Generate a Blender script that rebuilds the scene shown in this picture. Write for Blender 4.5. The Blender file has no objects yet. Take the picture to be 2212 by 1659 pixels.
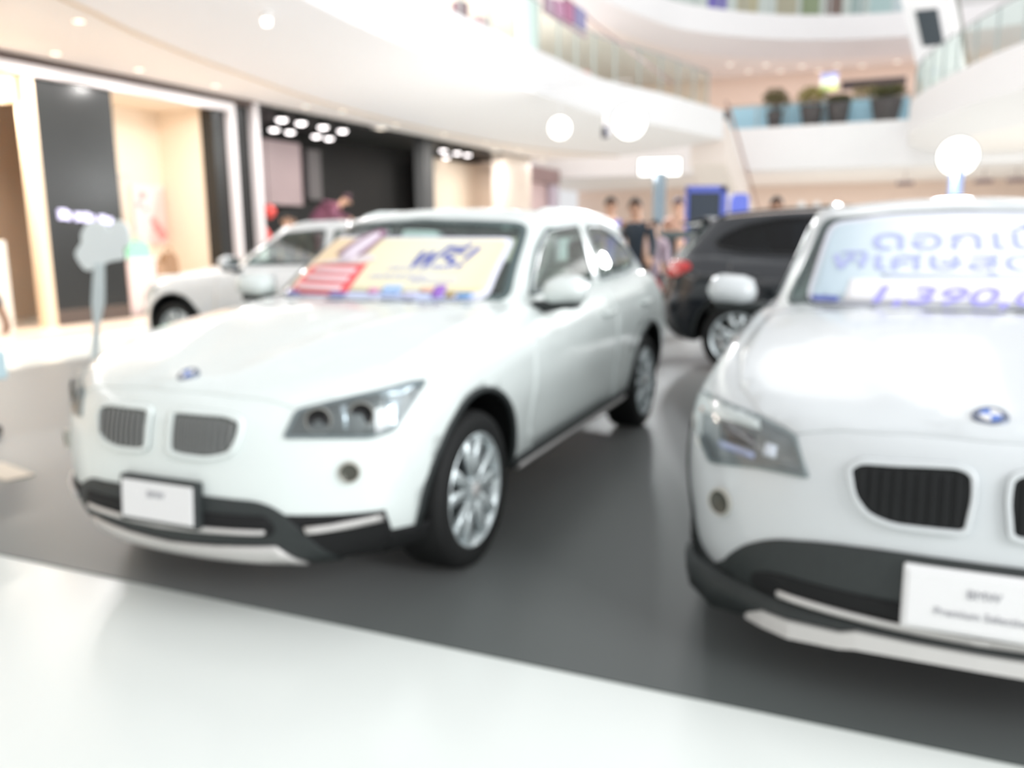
import bpy, bmesh, math, random
from mathutils import Vector, Matrix
from mathutils.bvhtree import BVHTree

sc = bpy.context.scene
COL = sc.collection
R = math.radians
rnd = random.Random(7)

# ---------------------------------------------------------------- camera
cam = bpy.data.cameras.new('camera')
cam.sensor_fit = 'HORIZONTAL'; cam.sensor_width = 36.0
cam.lens = 36.0 * 1814.0 / 2212.0
cam.clip_end = 300
cam_o = bpy.data.objects.new('camera', cam); COL.objects.link(cam_o)
CAM_M = Matrix.Translation((0, 0, 1.387)) @ Matrix.Rotation(R(90 - 10.22), 4, 'X') @ Matrix.Rotation(R(-.62), 4, 'Z')
cam_o.matrix_world = CAM_M
cam.dof.use_dof = True                      # the whole photograph is thrown out of focus
cam.dof.focus_distance = 0.5
cam.dof.aperture_fstop = 5.2
sc.camera = cam_o

# ---------------------------------------------------------------- light and exposure
world = bpy.data.worlds.new('daylight'); sc.world = world
world.use_nodes = True
bg = world.node_tree.nodes['Background']
bg.inputs['Color'].default_value = (0.975, 0.98, 1.0, 1)
bg.inputs['Strength'].default_value = .82
sc.view_settings.view_transform = 'Standard'
sc.view_settings.look = 'None'
sc.view_settings.gamma = 1.0
sc.view_settings.use_curve_mapping = False
sc.view_settings.exposure = 0.03
sc.cycles.use_denoising = True; sc.cycles.adaptive_threshold = .025
sc.cycles.diffuse_bounces = 5; sc.cycles.max_bounces = 10; sc.cycles.transparent_max_bounces = 24

def uv(u, v, z=0.0):                        # the mall's own grid: u runs away along the shopfronts, v to the right
    c, s = math.cos(R(66.5)), math.sin(R(66.5))
    return Vector((u*c + v*s, u*s - v*c, z))
GRID_ROT = R(66.5)                          # local x = u, local y = -v

def area_light(name, loc, size, power, color=(1, 1, 1), rot=(0, 0, 0), size_y=None):
    l = bpy.data.lights.new(name, 'AREA'); l.energy = power; l.color = color
    l.shape = 'RECTANGLE'; l.size = size; l.size_y = size_y or size
    o = bpy.data.objects.new(name, l); COL.objects.link(o)
    o.location = loc; o.rotation_euler = rot
    return o
area_light('skylight', uv(7, 0, 15), 13, 90, (0.96, 1.0, 1.0), (0, 0, GRID_ROT), 11)
area_light('hall skylight', uv(24, -1, 15), 14, 480, (1.0, .99, .97), (0, 0, GRID_ROT), 9)
area_light('far hall fill', uv(40.5, -2, 3.5), 7, 340, (.98, .98, 1), (0, 0, GRID_ROT), 14)  # added fill under the far soffit, where little light gets in
area_light('upper gallery fill', uv(38.8, -4, 8.3), 5, 84, (1, .97, .95), (0, 0, GRID_ROT), 12)  # unseen fill put in to lift the dim upper far gallery
area_light('left gallery fill', uv(18, -12.0, 8.2), 24, 760, (1, .97, .95), (0, 0, GRID_ROT), 3)  # added to brighten the left upper floor, no such fitting seen
area_light('right gallery fill', uv(27, 7, 8.2), 14, 600, (1, .97, .95), (0, 0, GRID_ROT), 7)  # unseen light put in to brighten the right upper floor
area_light('right hall fill', uv(28, 6, 3.9), 12, 470, (.98, .98, 1), (0, 0, GRID_ROT), 7)  # added fill that raises the light under the right balcony
area_light('left arcade fill', uv(8, -10.2, 3.93), 26, 290, (.95, .96, 1), (0, 0, GRID_ROT), 1.2)  # long unseen strip added to lift the left arcade and its soffit
fl_ = area_light('front fill', (7.5, -5.0, 5.5), 4, 620, (.97, .99, 1))  # added behind the camera to brighten the left car's near side
fl_.rotation_euler = (Vector((-.2, 5.0, .8))-Vector(fl_.location)).to_track_quat('-Z', 'Y').to_euler()
area_light('side fill', uv(3, 11, 5), 12, 900, (.96, .98, 1.0), (0, R(62), R(66.5-90)), 6)  # unseen fill added for the left car's flank, not an actual window

# ---------------------------------------------------------------- materials
MATS = {}
def srgb(h):
    if isinstance(h, str):
        h = h.lstrip('#'); h = [int(h[i:i+2], 16)/255 for i in (0, 2, 4)]
    return tuple(c/12.92 if c <= .04045 else ((c+.055)/1.055)**2.4 for c in h)
def mat(name, col, rough=.5, metal=0.0, coat=0.0, emit=0.0, noise=0.0, scale=8.0, spec=None, bump=0.0, col2=None, trans=0.0, alpha=1.0, emit_col=None):
    if name in MATS: return MATS[name]
    m = bpy.data.materials.new(name); m.use_nodes = True
    nt = m.node_tree; b = nt.nodes['Principled BSDF']
    c = srgb(col)
    b.inputs['Base Color'].default_value = (*c, 1)
    b.inputs['Roughness'].default_value = rough
    b.inputs['Metallic'].default_value = metal
    b.inputs['Coat Weight'].default_value = coat
    b.inputs['Coat Roughness'].default_value = .05
    if spec is not None: b.inputs['Specular IOR Level'].default_value = spec
    b.inputs['Transmission Weight'].default_value = trans
    b.inputs['Alpha'].default_value = alpha
    if emit:
        b.inputs['Emission Color'].default_value = (*(srgb(emit_col) if emit_col else c), 1)
        b.inputs['Emission Strength'].default_value = emit
    tc = nt.nodes.new('ShaderNodeTexCoord')
    tx = nt.nodes.new('ShaderNodeTexNoise'); tx.inputs['Scale'].default_value = scale
    tx.inputs['Detail'].default_value = 4
    nt.links.new(tc.outputs['Object'], tx.inputs['Vector'])
    n = noise if noise else .012
    rp = nt.nodes.new('ShaderNodeValToRGB')
    rp.color_ramp.elements[0].position = .3; rp.color_ramp.elements[1].position = .7
    c2 = srgb(col2) if col2 else tuple(x*(1-n) for x in c)
    rp.color_ramp.elements[0].color = (*c2, 1); rp.color_ramp.elements[1].color = (*c, 1)
    nt.links.new(tx.outputs['Fac'], rp.inputs['Fac'])
    nt.links.new(rp.outputs['Color'], b.inputs['Base Color'])
    if bump:
        bp = nt.nodes.new('ShaderNodeBump'); bp.inputs['Strength'].default_value = bump
        bp.inputs['Distance'].default_value = .01
        nt.links.new(tx.outputs['Fac'], bp.inputs['Height']); nt.links.new(bp.outputs['Normal'], b.inputs['Normal'])
    MATS[name] = m
    return m
def glass_mat(name, tint, gloss=(1, 1, 1), ior=1.5, base=.0):
    if name in MATS: return MATS[name]
    m = bpy.data.materials.new(name); m.use_nodes = True
    nt = m.node_tree; nt.nodes.remove(nt.nodes['Principled BSDF'])
    out = nt.nodes['Material Output']
    t = nt.nodes.new('ShaderNodeBsdfTransparent'); t.inputs['Color'].default_value = (*srgb(tint), 1)
    g = nt.nodes.new('ShaderNodeBsdfGlossy'); g.inputs['Roughness'].default_value = .04
    g.inputs['Color'].default_value = (*gloss, 1)
    fr = nt.nodes.new('ShaderNodeLayerWeight'); fr.inputs['Blend'].default_value = .5
    pw = nt.nodes.new('ShaderNodeMath'); pw.operation = 'POWER'; pw.inputs[1].default_value = 4
    mp = nt.nodes.new('ShaderNodeMath'); mp.operation = 'MULTIPLY_ADD'; mp.inputs[1].default_value = (ior-1)*.9; mp.inputs[2].default_value = base
    mx = nt.nodes.new('ShaderNodeMixShader')
    nt.links.new(fr.outputs['Facing'], pw.inputs[0]); nt.links.new(pw.outputs[0], mp.inputs[0]); nt.links.new(mp.outputs[0], mx.inputs[0])
    nt.links.new(t.outputs[0], mx.inputs[1]); nt.links.new(g.outputs[0], mx.inputs[2])
    nt.links.new(mx.outputs[0], out.inputs['Surface'])
    MATS[name] = m
    return m

# ---------------------------------------------------------------- object helpers
def tag(o, label=None, cat=None, group=None, kind=None):
    if label: o['label'] = label
    if cat: o['category'] = cat
    if group: o['group'] = group
    if kind: o['kind'] = kind
    return o
def link_mesh(name, me, parent=None, mats=()):
    o = bpy.data.objects.new(name, me); COL.objects.link(o)
    for m in mats: me.materials.append(m)
    if parent: o.parent = parent
    return o
def obj(name, bm, m, parent=None, smooth=False, recalc=True):
    me = bpy.data.meshes.new(name)
    if recalc: bmesh.ops.recalc_face_normals(bm, faces=bm.faces)
    for f in bm.faces: f.smooth = smooth
    bm.to_mesh(me); bm.free()
    o = link_mesh(name, me, parent, m if isinstance(m, (list, tuple)) else [m])
    return o
def empty(name, loc=(0, 0, 0), rz=0.0, label=None, cat=None, group=None):
    o = bpy.data.objects.new(name, None); COL.objects.link(o)
    o.empty_display_size = .2
    o.location = loc; o.rotation_euler = (0, 0, rz)
    return tag(o, label, cat, group)
def copy_tree(o, parent=None):
    c = o.copy(); COL.objects.link(c)
    if parent: c.parent = parent
    for ch in list(o.children): copy_tree(ch, c)
    return c
def box(bm, c, s, rot=None, mi=0, bev=0.0):
    M = Matrix.Translation(c)
    if rot is not None: M = M @ (rot if isinstance(rot, Matrix) else Matrix.Rotation(rot, 4, 'Z'))
    M = M @ Matrix.Diagonal((*s, 1))
    r = bmesh.ops.create_cube(bm, size=1, matrix=M)
    if bev:
        es = list({e for v in r['verts'] for e in v.link_edges})
        bmesh.ops.bevel(bm, geom=es, offset=bev, segments=2, affect='EDGES', profile=.5)
    for v in r['verts']:
        if v.is_valid:
            for f in v.link_faces: f.material_index = mi
    return r['verts']
def tube(bm, pts, rad, n=10, mi=0, caps=True):
    pts = [Vector(p) for p in pts]
    if not isinstance(rad, (list, tuple)): rad = [rad]*len(pts)
    rings = []; prev = None
    for i, p in enumerate(pts):
        d = (pts[min(i+1, len(pts)-1)] - pts[max(i-1, 0)]).normalized()
        if prev is None:
            a = Vector((0, 0, 1)) if abs(d.z) < .9 else Vector((1, 0, 0))
            x = d.cross(a).normalized()
        else:
            x = (prev - d*prev.dot(d)).normalized()
        prev = x; y = d.cross(x)
        rings.append([bm.verts.new(p + (x*math.cos(2*math.pi*k/n) + y*math.sin(2*math.pi*k/n))*rad[i]) for k in range(n)])
    for a, b in zip(rings, rings[1:]):
        for k in range(n):
            f = bm.faces.new((a[k], a[(k+1) % n], b[(k+1) % n], b[k])); f.material_index = mi
    if caps:
        for r in (rings[0][::-1], rings[-1]):
            f = bm.faces.new(r); f.material_index = mi
def lathe(bm, prof, n=40, axis='Z', M=None, mi=0, close=False):
    M = M or Matrix.Identity(4)
    rings = []
    for (r, h) in prof:
        ring = []
        for k in range(n):
            a = 2*math.pi*k/n
            p = Vector((r*math.cos(a), r*math.sin(a), h)) if axis == 'Z' else Vector((r*math.cos(a), h, r*math.sin(a)))
            ring.append(bm.verts.new(M @ p))
        rings.append(ring)
    if close: rings.append(rings[0])
    for a, b in zip(rings, rings[1:]):
        for k in range(n):
            f = bm.faces.new((a[k], a[(k+1) % n], b[(k+1) % n], b[k])); f.material_index = mi
    return rings
def prism(bm, poly, h0, h1, M=None, mi=0):
    """polygon in local xy, extruded from z=h0 to h1"""
    M = M or Matrix.Identity(4)
    lo = [bm.verts.new(M @ Vector((x, y, h0))) for x, y in poly]
    hi = [bm.verts.new(M @ Vector((x, y, h1))) for x, y in poly]
    n = len(poly)
    for i in range(n):
        f = bm.faces.new((lo[i], lo[(i+1) % n], hi[(i+1) % n], hi[i])); f.material_index = mi
    for fs in (lo[::-1], hi):
        f = bm.faces.new(fs); f.material_index = mi
def lerp_tab(tab):
    """smooth monotone interpolation of (x, y) pairs"""
    tab = sorted(tab)
    xs = [t[0] for t in tab]; ys = [t[1] for t in tab]; n = len(xs)
    d = [(ys[i+1]-ys[i])/(xs[i+1]-xs[i]) for i in range(n-1)]
    m = [d[0]] + [0 if d[i-1]*d[i] <= 0 else 2*d[i-1]*d[i]/(d[i-1]+d[i]) for i in range(1, n-1)] + [d[-1]]
    def f(x):
        if x <= xs[0]: return ys[0]
        if x >= xs[-1]: return ys[-1]
        i = max(k for k in range(n-1) if xs[k] <= x)
        h = xs[i+1]-xs[i]; t = (x-xs[i])/h
        return ((1+2*t)*(1-t)**2*ys[i] + t*(1-t)**2*h*m[i] + t*t*(3-2*t)*ys[i+1] + t*t*(t-1)*h*m[i+1])
    return f
def catmull(P, k=6, closed=False):
    P = [Vector(p) for p in P]; n = len(P); out = []
    rng = range(n) if closed else range(n-1)
    for i in rng:
        g = (lambda j: P[j % n]) if closed else (lambda j: P[max(0, min(n-1, j))])
        a, b, c, d = g(i-1), g(i), g(i+1), g(i+2)
        for s in range(k):
            t = s/k
            out.append(.5*((2*b) + (c-a)*t + (2*a-5*b+4*c-d)*t*t + (3*b-a-3*c+d)*t**3))
    if not closed: out.append(P[-1].copy())
    return out
def inside(p, poly):
    x, y = p; r = False; n = len(poly); j = n-1
    for i in range(n):
        xi, yi = poly[i]; xj, yj = poly[j]
        if (yi > y) != (yj > y) and x < (xj-xi)*(y-yi)/(yj-yi)+xi: r = not r
        j = i
    return r
def poly_area(p): return .5*sum(p[i][0]*p[(i+1) % len(p)][1]-p[(i+1) % len(p)][0]*p[i][1] for i in range(len(p)))
def offset_poly(poly, d):
    """inward by d"""
    n = len(poly); s = 1 if poly_area(poly) > 0 else -1; out = []
    for i in range(n):
        a, b, c = Vector(poly[i-1]), Vector(poly[i]), Vector(poly[(i+1) % n])
        e1 = (b-a).normalized(); e2 = (c-b).normalized()
        n1 = Vector((-e1.y, e1.x))*s; n2 = Vector((-e2.y, e2.x))*s
        m = n1+n2
        if m.length < 1e-6: m = n1.copy()
        m.normalize(); k = d/max(.35, m.dot(n1))
        q = b + m*k; out.append((q.x, q.y))
    return out
def round_poly(poly, r=.03, k=4):
    n = len(poly); out = []
    for i in range(n):
        a, b, c = Vector(poly[i-1]), Vector(poly[i]), Vector(poly[(i+1) % n])
        la, lc = (a-b).length, (c-b).length
        rr = min(r, la*.45, lc*.45)
        p, q = b+(a-b).normalized()*rr, b+(c-b).normalized()*rr
        for j in range(k+1):
            t = j/k; w = (1-t)**2*p + 2*t*(1-t)*b + t*t*q; out.append((w.x, w.y))
    return out

class Frame:
    """a projection onto a surface: looks along -n; (a, b) are the picture coordinates"""
    def __init__(self, n, up=(0, 0, 1), origin=(0, 0, 0)):
        self.n = Vector(n).normalized()
        self.a = Vector(up).cross(self.n).normalized(); self.b = self.n.cross(self.a)
        self.o = Vector(origin)
    def to2(self, p): p = Vector(p)-self.o; return (p.dot(self.a), p.dot(self.b))
    def ray(self, a, b): return self.o + self.a*a + self.b*b + self.n*6
FRONT = Frame((1, 0, 0)); LEFT = Frame((0, 1, 0)); RIGHT = Frame((0, -1, 0)); BACK = Frame((-1, 0, 0)); TOP = Frame((0, 0, 1), (1, 0, 0))
def drop(bvh, fr, a, b, off):
    h = bvh.ray_cast(fr.ray(a, b), -fr.n)
    if h[0] is None:
        q = bvh.find_nearest(fr.ray(a, b) - fr.n*5.2)
        return None
    nn = h[1]
    if nn.dot(fr.n) < 0: nn = -nn
    return h[0] + nn*off
def conform(bm, bvh, fr, off, thick=0.0):
    """drops every (a, b, 0) vertex of bm on the surface; thick: closes it inwards"""
    bad = []; last = None
    for v in bm.verts:
        p = drop(bvh, fr, v.co.x, v.co.y, off)
        if p is None: bad.append(v)
        else: v.co = p
    if bad: bmesh.ops.delete(bm, geom=bad, context='VERTS')
    if thick and bm.faces:
        bm.normal_update()
        for f in bm.faces:
            if f.normal.dot(fr.n) < 0: f.normal_flip()
        bm.normal_update()
        g = bmesh.ops.extrude_face_region(bm, geom=bm.faces[:])
        nv = [x for x in g['geom'] if isinstance(x, bmesh.types.BMVert)]
        bm.normal_update()
        for v in nv: v.co -= fr.n*thick
def grid_cut(bm, step):
    for ax in (0, 1):
        lo = min(v.co[ax] for v in bm.verts); hi = max(v.co[ax] for v in bm.verts)
        k = math.ceil((hi-lo)/step)
        for i in range(1, k):
            co = Vector((0, 0, 0)); co[ax] = lo+(hi-lo)*i/k; no = Vector((0, 0, 0)); no[ax] = 1
            bmesh.ops.bisect_plane(bm, geom=bm.verts[:]+bm.edges[:]+bm.faces[:], plane_co=co, plane_no=no, dist=1e-6)
def patch(name, bvh, fr, poly, m, parent, off=.004, thick=.006, step=.04):
    bm = bmesh.new()
    f = bm.faces.new([bm.verts.new((x, y, 0)) for x, y in poly])
    bmesh.ops.triangulate(bm, faces=[f])
    grid_cut(bm, step)
    bmesh.ops.remove_doubles(bm, verts=bm.verts, dist=1e-5)
    conform(bm, bvh, fr, off, thick)
    return obj(name, bm, m, parent, smooth=True)
def ring(name, bvh, fr, poly, width, m, parent, off=.006, thick=.008, seg=2):
    """a frame of constant width just inside the outline"""
    bm = bmesh.new(); inner = offset_poly(poly, width); n = len(poly)
    # refine long sides
    P, Q = [], []
    for i in range(n):
        a, b = Vector(poly[i]), Vector(poly[(i+1) % n]); c, d = Vector(inner[i]), Vector(inner[(i+1) % n])
        k = max(1, int((b-a).length/.05))
        for j in range(k): P.append(a.lerp(b, j/k)); Q.append(c.lerp(d, j/k))
    rows = [[bm.verts.new((*p.lerp(q, s/seg), 0)) for p, q in zip(P, Q)] for s in range(seg+1)]
    n = len(P)
    for r0, r1 in zip(rows, rows[1:]):
        for i in range(n): bm.faces.new((r0[i], r0[(i+1) % n], r1[(i+1) % n], r1[i]))
    conform(bm, bvh, fr, off, thick)
    return obj(name, bm, m, parent, smooth=True)
def strip_line(name, bvh, fr, pts, width, m, parent, off=.004, thick=.006):
    """a band of constant width following a polyline drawn on the surface"""
    P = [Vector(p) for p in pts]; Q = []
    for a, b in zip(P, P[1:]):
        k = max(1, int((b-a).length/.04)); Q += [a.lerp(b, j/k) for j in range(k)]
    Q.append(P[-1]); bm = bmesh.new(); rows = []
    for i, p in enumerate(Q):
        d = (Q[min(i+1, len(Q)-1)]-Q[max(i-1, 0)]).normalized(); nn = Vector((-d.y, d.x))
        rows.append([bm.verts.new((*(p+nn*width*s), 0)) for s in (-.5, 0, .5)])
    for a, b in zip(rows, rows[1:]):
        for j in (0, 1): bm.faces.new((a[j], a[j+1], b[j+1], b[j]))
    conform(bm, bvh, fr, off, thick)
    return obj(name, bm, m, parent, smooth=True)
def text_mesh(body, size=1.0, extrude=0.0, shear=0.0, bold=0.0):
    """lettering as a bmesh in the xy plane, centred"""
    cu = bpy.data.curves.new('lettering', 'FONT'); cu.body = body; cu.size = size; cu.extrude = extrude
    cu.align_x = 'CENTER'; cu.align_y = 'CENTER'; cu.shear = shear; cu.offset = bold; cu.resolution_u = 3
    o = bpy.data.objects.new('lettering', cu); COL.objects.link(o)
    dg = bpy.context.evaluated_depsgraph_get()
    me = bpy.data.meshes.new_from_object(o.evaluated_get(dg))
    bm = bmesh.new(); bm.from_mesh(me)
    bpy.data.objects.remove(o); bpy.data.curves.remove(cu); bpy.data.meshes.remove(me)
    return bm
def text_on(name, bvh, fr, body, at, size, m, parent, off=.008, thick=.002, shear=0.0, bold=0.0, sx=1.0, sy=1.0):
    bm = text_mesh(body, size, 0, shear, bold)
    for v in bm.verts: v.co = Vector((v.co.x*sx+at[0], v.co.y*sy+at[1], 0))
    grid_cut(bm, .05)
    conform(bm, bvh, fr, off, thick)
    return obj(name, bm, m, parent)
def text_flat(name, body, M, size, m, parent=None, extrude=.002, shear=0.0, bold=0.0):
    bm = text_mesh(body, size, extrude, shear, bold)
    bm.transform(M)
    return obj(name, bm, m, parent)
# ---------------------------------------------------------------- cars
def ring_body(fn, nk, nu, deck_n, deck_z, floor=True):
    """hull from level rings (left half given by fn(k, i) -> x, y, z) with a deck across the top ring"""
    bm = bmesh.new(); rows = []
    for k in range(nk):
        L = [Vector(fn(k, i)) for i in range(nu+1)]
        vs = [bm.verts.new(p) for p in L]
        rs = [vs[0]] + [bm.verts.new((p.x, -p.y, p.z)) for p in L[1:-1]] + [vs[-1]]
        rows.append((vs, rs))
    for (a, ar), (b, br) in zip(rows, rows[1:]):
        for i in range(nu):
            bm.faces.new((a[i], a[i+1], b[i+1], b[i]))
            bm.faces.new((ar[i+1], ar[i], br[i], br[i+1]))
    def cap(vs, rs, zf):
        prev = [vs[0]]
        for i in range(1, nu+1):
            if i == nu: cur = [vs[nu]]
            else:
                p = vs[i].co; cur = [vs[i]]
                for j in range(1, deck_n):
                    y = p.y*(1-2*j/deck_n)
                    cur.append(bm.verts.new((p.x, y, zf(p.x, y, p.y, p.z))))
                cur.append(rs[i])
            if len(prev) == 1:
                for j in range(deck_n): bm.faces.new((prev[0], cur[j], cur[j+1]))
            elif len(cur) == 1:
                for j in range(deck_n): bm.faces.new((prev[j], cur[0], prev[j+1]))
            else:
                for j in range(deck_n): bm.faces.new((prev[j], cur[j], cur[j+1], prev[j+1]))
            prev = cur
    cap(*rows[-1], deck_z)
    if floor: cap(*rows[0], lambda x, y, w, z: z)
    bmesh.ops.recalc_face_normals(bm, faces=bm.faces)
    return bm
def contour(xf, xr, Lf, Lr, p, i, nf, nm, nr):
    """x and end-rounding factor of the i-th of nf+nm+nr points along a plan contour"""
    if i <= nf:
        ph = math.pi/2*i/nf; c = max(0, math.cos(ph)); s = math.sin(ph)
        return xf - Lf*(1-c**(2/p)), s**(2/p)
    if i >= nf+nm:
        ph = math.pi/2*(nf+nm+nr-i)/nr; c = max(0, math.cos(ph)); s = max(0, math.sin(ph))
        return xr + Lr*(1-c**(2/p)), s**(2/p)
    return (xf-Lf) + (xr+Lr-xf+Lf)*(i-nf)/nm, 1.0

CROSSOVER = dict(
    zt=[(-3.7, 1.07), (-3.0, 1.085), (-2.4, 1.06), (-1.5, 1.04), (-.75, 1.03), (-.4, 1.0), (0, .958), (.3, .91), (.55, .865), (.7, .835), (.83, .825)],
    zb=.195, xf=[(0, .72), (.08, .785), (.3, .83), (.5, .828), (.7, .815), (.85, .795), (.93, .77), (.98, .735), (1, .69)],
    xr=[(0, -3.50), (.1, -3.58), (.35, -3.66), (.5, -3.66), (.65, -3.62), (.85, -3.60), (1, -3.53)],
    w=[(0, .80), (.06, .845), (.15, .868), (.35, .888), (.55, .90), (.72, .893), (.85, .868), (.93, .84), (.98, .805), (1, .775)],
    gx0=-.40, gx1=-1.13, gr0=-3.58, gr1=-3.28, gw0=.775, gw1=.605,
    gz=[(-3.4, 1.385), (-2.9, 1.44), (-2.4, 1.472), (-1.8, 1.488), (-1.45, 1.478), (-1.1, 1.44)], crown=.042,
    mz=1.10, cowl=-.62, hole=(-3.36, -.70), wb=2.76, tyre=.33, arch=.385,
    front_win=[(-.90, 1.062), (-1.02, 1.17), (-1.20, 1.30), (-1.40, 1.405), (-1.93, 1.438), (-1.93, 1.075)],
    rear_win=[(-2.03, 1.078), (-2.03, 1.43), (-2.45, 1.428), (-2.75, 1.375), (-2.95, 1.29), (-3.05, 1.20), (-2.98, 1.14), (-2.75, 1.10)],
    shield=[(-.70, 1.045), (-.585, 1.43), (0, 1.462), (.585, 1.43), (.70, 1.045), (0, 1.07)],
    backlight=[(-.62, 1.10), (-.54, 1.36), (.54, 1.36), (.62, 1.10)])
SALOON = dict(CROSSOVER,
    zt=[(-3.75, .98), (-3.2, 1.0), (-2.4, .985), (-1.5, .965), (-.75, .955), (-.4, .93), (0, .89), (.3, .845), (.55, .80), (.7, .765), (.83, .75)],
    zb=.19, xr=[(0, -3.58), (.1, -3.66), (.35, -3.73), (.5, -3.73), (.65, -3.71), (.85, -3.70), (1, -3.64)],
    gx0=-.42, gx1=-1.22, gr0=-3.32, gr1=-2.72, gw0=.73, gw1=.54,
    gz=[(-3.3, 1.28), (-2.9, 1.325), (-2.4, 1.365), (-1.8, 1.385), (-1.45, 1.37), (-1.1, 1.33)], crown=.038,
    hole=(-3.0, -.74),
    front_win=[(-.92, .985), (-1.10, 1.10), (-1.28, 1.21), (-1.48, 1.30), (-1.93, 1.325), (-1.93, 1.0)],
    rear_win=[(-2.02, 1.0), (-2.02, 1.325), (-2.4, 1.31), (-2.70, 1.255), (-2.88, 1.16), (-2.95, 1.07), (-2.84, 1.015)],
    shield=[(-.66, .975), (-.53, 1.325), (0, 1.352), (.53, 1.325), (.66, .975), (0, 1.0)],
    backlight=[(-.56, 1.02), (-.48, 1.26), (.48, 1.26), (.56, 1.02)])

NF, NM, NR = 16, 92, 14
KS = [0, .03, .06, .1, .15, .22, .29, .36, .43, .5, .57, .64, .71, .77, .82, .86, .9, .93, .955, .975, .99, 1.0]
GK = [0, .06, .14, .22, .3, .38, .46, .54, .62, .70, .78, .85, .90, .94, .97, .99, 1.0]
def hull_lower(S):
    zt, xf, xr, w = lerp_tab(S['zt']), lerp_tab(S['xf']), lerp_tab(S['xr']), lerp_tab(S['w'])
    zb = S['zb']; wb = S['wb']
    def fn(k, i):
        kk = KS[k]
        x, e = contour(xf(kk), xr(kk), .68, .5, 2.35, i, NF, NM, NR)
        ww = w(kk)
        fl = .012*(math.exp(-(x/.34)**2) + math.exp(-((x+wb)/.36)**2))*math.exp(-((kk-.45)/.3)**2)
        top = zt(x)
        b = zb + .085*max(0, min(1, (x-.1)/-.5))        # sills sit a little higher than the nose
        z = b + (top-b)*kk
        # shoulder crease rising to the rear
        cr = .006*math.exp(-((z-(.82-.035*x))/.03)**2)*e
        lo = -.012*math.exp(-((z-.55)/.12)**2)*max(0, min(1, (-x-.45)/.2))*max(0, min(1, (x+2.35)/.2))
        return x, (ww+fl+cr+lo)*e, z
    def deck(x, y, wy, z):
        c = .016 + .04*max(0, min(1, (.62-x)/.8))
        q = min(1, abs(y)/max(wy, 1e-4))
        yr = .20 + .42*max(0, min(1, (.62-x)/1.25))
        ridge = .013*math.exp(-((abs(y)-yr)/.055)**2)*max(0, min(1, (.66-x)/.2))
        return z + c*(1-q**2.4) + ridge*(1 if x > -.8 else 0)*(1-q**8)
    return ring_body(fn, len(KS), NF+NM+NR, 36, deck)
def hull_upper(S):
    gz = lerp_tab(S['gz']); zt = lerp_tab(S['zt'])
    def fn(k, i):
        kk = GK[k]
        b = kk**1.0
        xf = S['gx0'] + (S['gx1']-S['gx0'])*(b - .08*math.sin(math.pi*b))
        xr = S['gr0'] + (S['gr1']-S['gr0'])*(b**1.15)
        if kk > .94: xf -= .05*((kk-.94)/.06)**2; xr += .03*((kk-.94)/.06)**2
        x, e = contour(xf, xr, .52, .42, 2.5, i, NF, NM, NR)
        t = (kk-.9)/.1 if kk > .9 else 0
        ww = S['gw0'] + (S['gw1']-S['gw0'])*(.86*kk**1.25 + .14*t**2)
        ww -= .10*max(0, min(1, (-x-2.3)/1.2))*kk**.8
        z0 = zt(x)-.075; z1 = gz(x)
        zz = z0 + (z1-z0)*(kk if kk < .9 else .9 + .1*math.sin((kk-.9)/.1*math.pi/2))
        return x, ww*e, zz
    def deck(x, y, wy, z):
        q = min(1, abs(y)/max(wy, 1e-4)); return z + S['crown']*(1-q**2.2)*min(1, wy/.5)
    return ring_body(fn, len(GK), NF+NM+NR, 24, deck, floor=False)
def make_hulls(S):
    lo = hull_lower(S); up = hull_upper(S)
    return lo, up, BVHTree.FromBMesh(lo), BVHTree.FromBMesh(up)
M_RUBBER = mat('tyre rubber', (.085, .09, .09), .75, noise=.15, scale=30)
M_ALLOY = mat('alloy', (.84, .875, .88), .25, metal=.45)
M_PLASTIC = mat('black plastic', (.18, .20, .20), .6, noise=.12, scale=40)
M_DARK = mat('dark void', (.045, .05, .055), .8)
M_CHROME = mat('chrome', (.86, .87, .88), .12, metal=1)
M_SILVER = mat('satin silver', (.84, .83, .82), .35, metal=.35)
M_SEAT = mat('seat fabric', (.56, .56, .54), .8, noise=.1, scale=60)
M_INT = mat('cabin trim', (.36, .37, .36), .8)
M_GLASSD = glass_mat('dark window glass', (.30, .33, .36), ior=1.4, base=.03)
M_GLASS = glass_mat('window glass', (.86, .93, .91), ior=1.55, base=.07)
M_LENS = glass_mat('lamp lens', (.93, .95, .96), ior=1.5, base=.05)
M_PLATE = mat('plate white', (.93, .93, .93), .4)
M_FRIT = mat('window surround', (.30, .36, .36), .3)
M_RED = mat('red lamp', (.80, .10, .11), .15, coat=.6)
M_BLUE = mat('emblem blue', (.36, .50, .80), .3)
M_GREYTXT = mat('plate lettering', (.66, .66, .68), .5)
M_AMBER = mat('amber lamp', (.85, .42, .22), .3)

def mir(p): return [(x, -y, z) for x, y, z in p]
def boolean_cut(o, cutters):
    for c in cutters:
        md = o.modifiers.new('cut', 'BOOLEAN'); md.operation = 'DIFFERENCE'; md.solver = 'EXACT'; md.object = c
    dg = bpy.context.evaluated_depsgraph_get()
    me = bpy.data.meshes.new_from_object(o.evaluated_get(dg))
    o.modifiers.clear(); old = o.data; o.data = me; bpy.data.meshes.remove(old)
    for c in cutters:
        m = c.data; bpy.data.objects.remove(c); bpy.data.meshes.remove(m)

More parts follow.
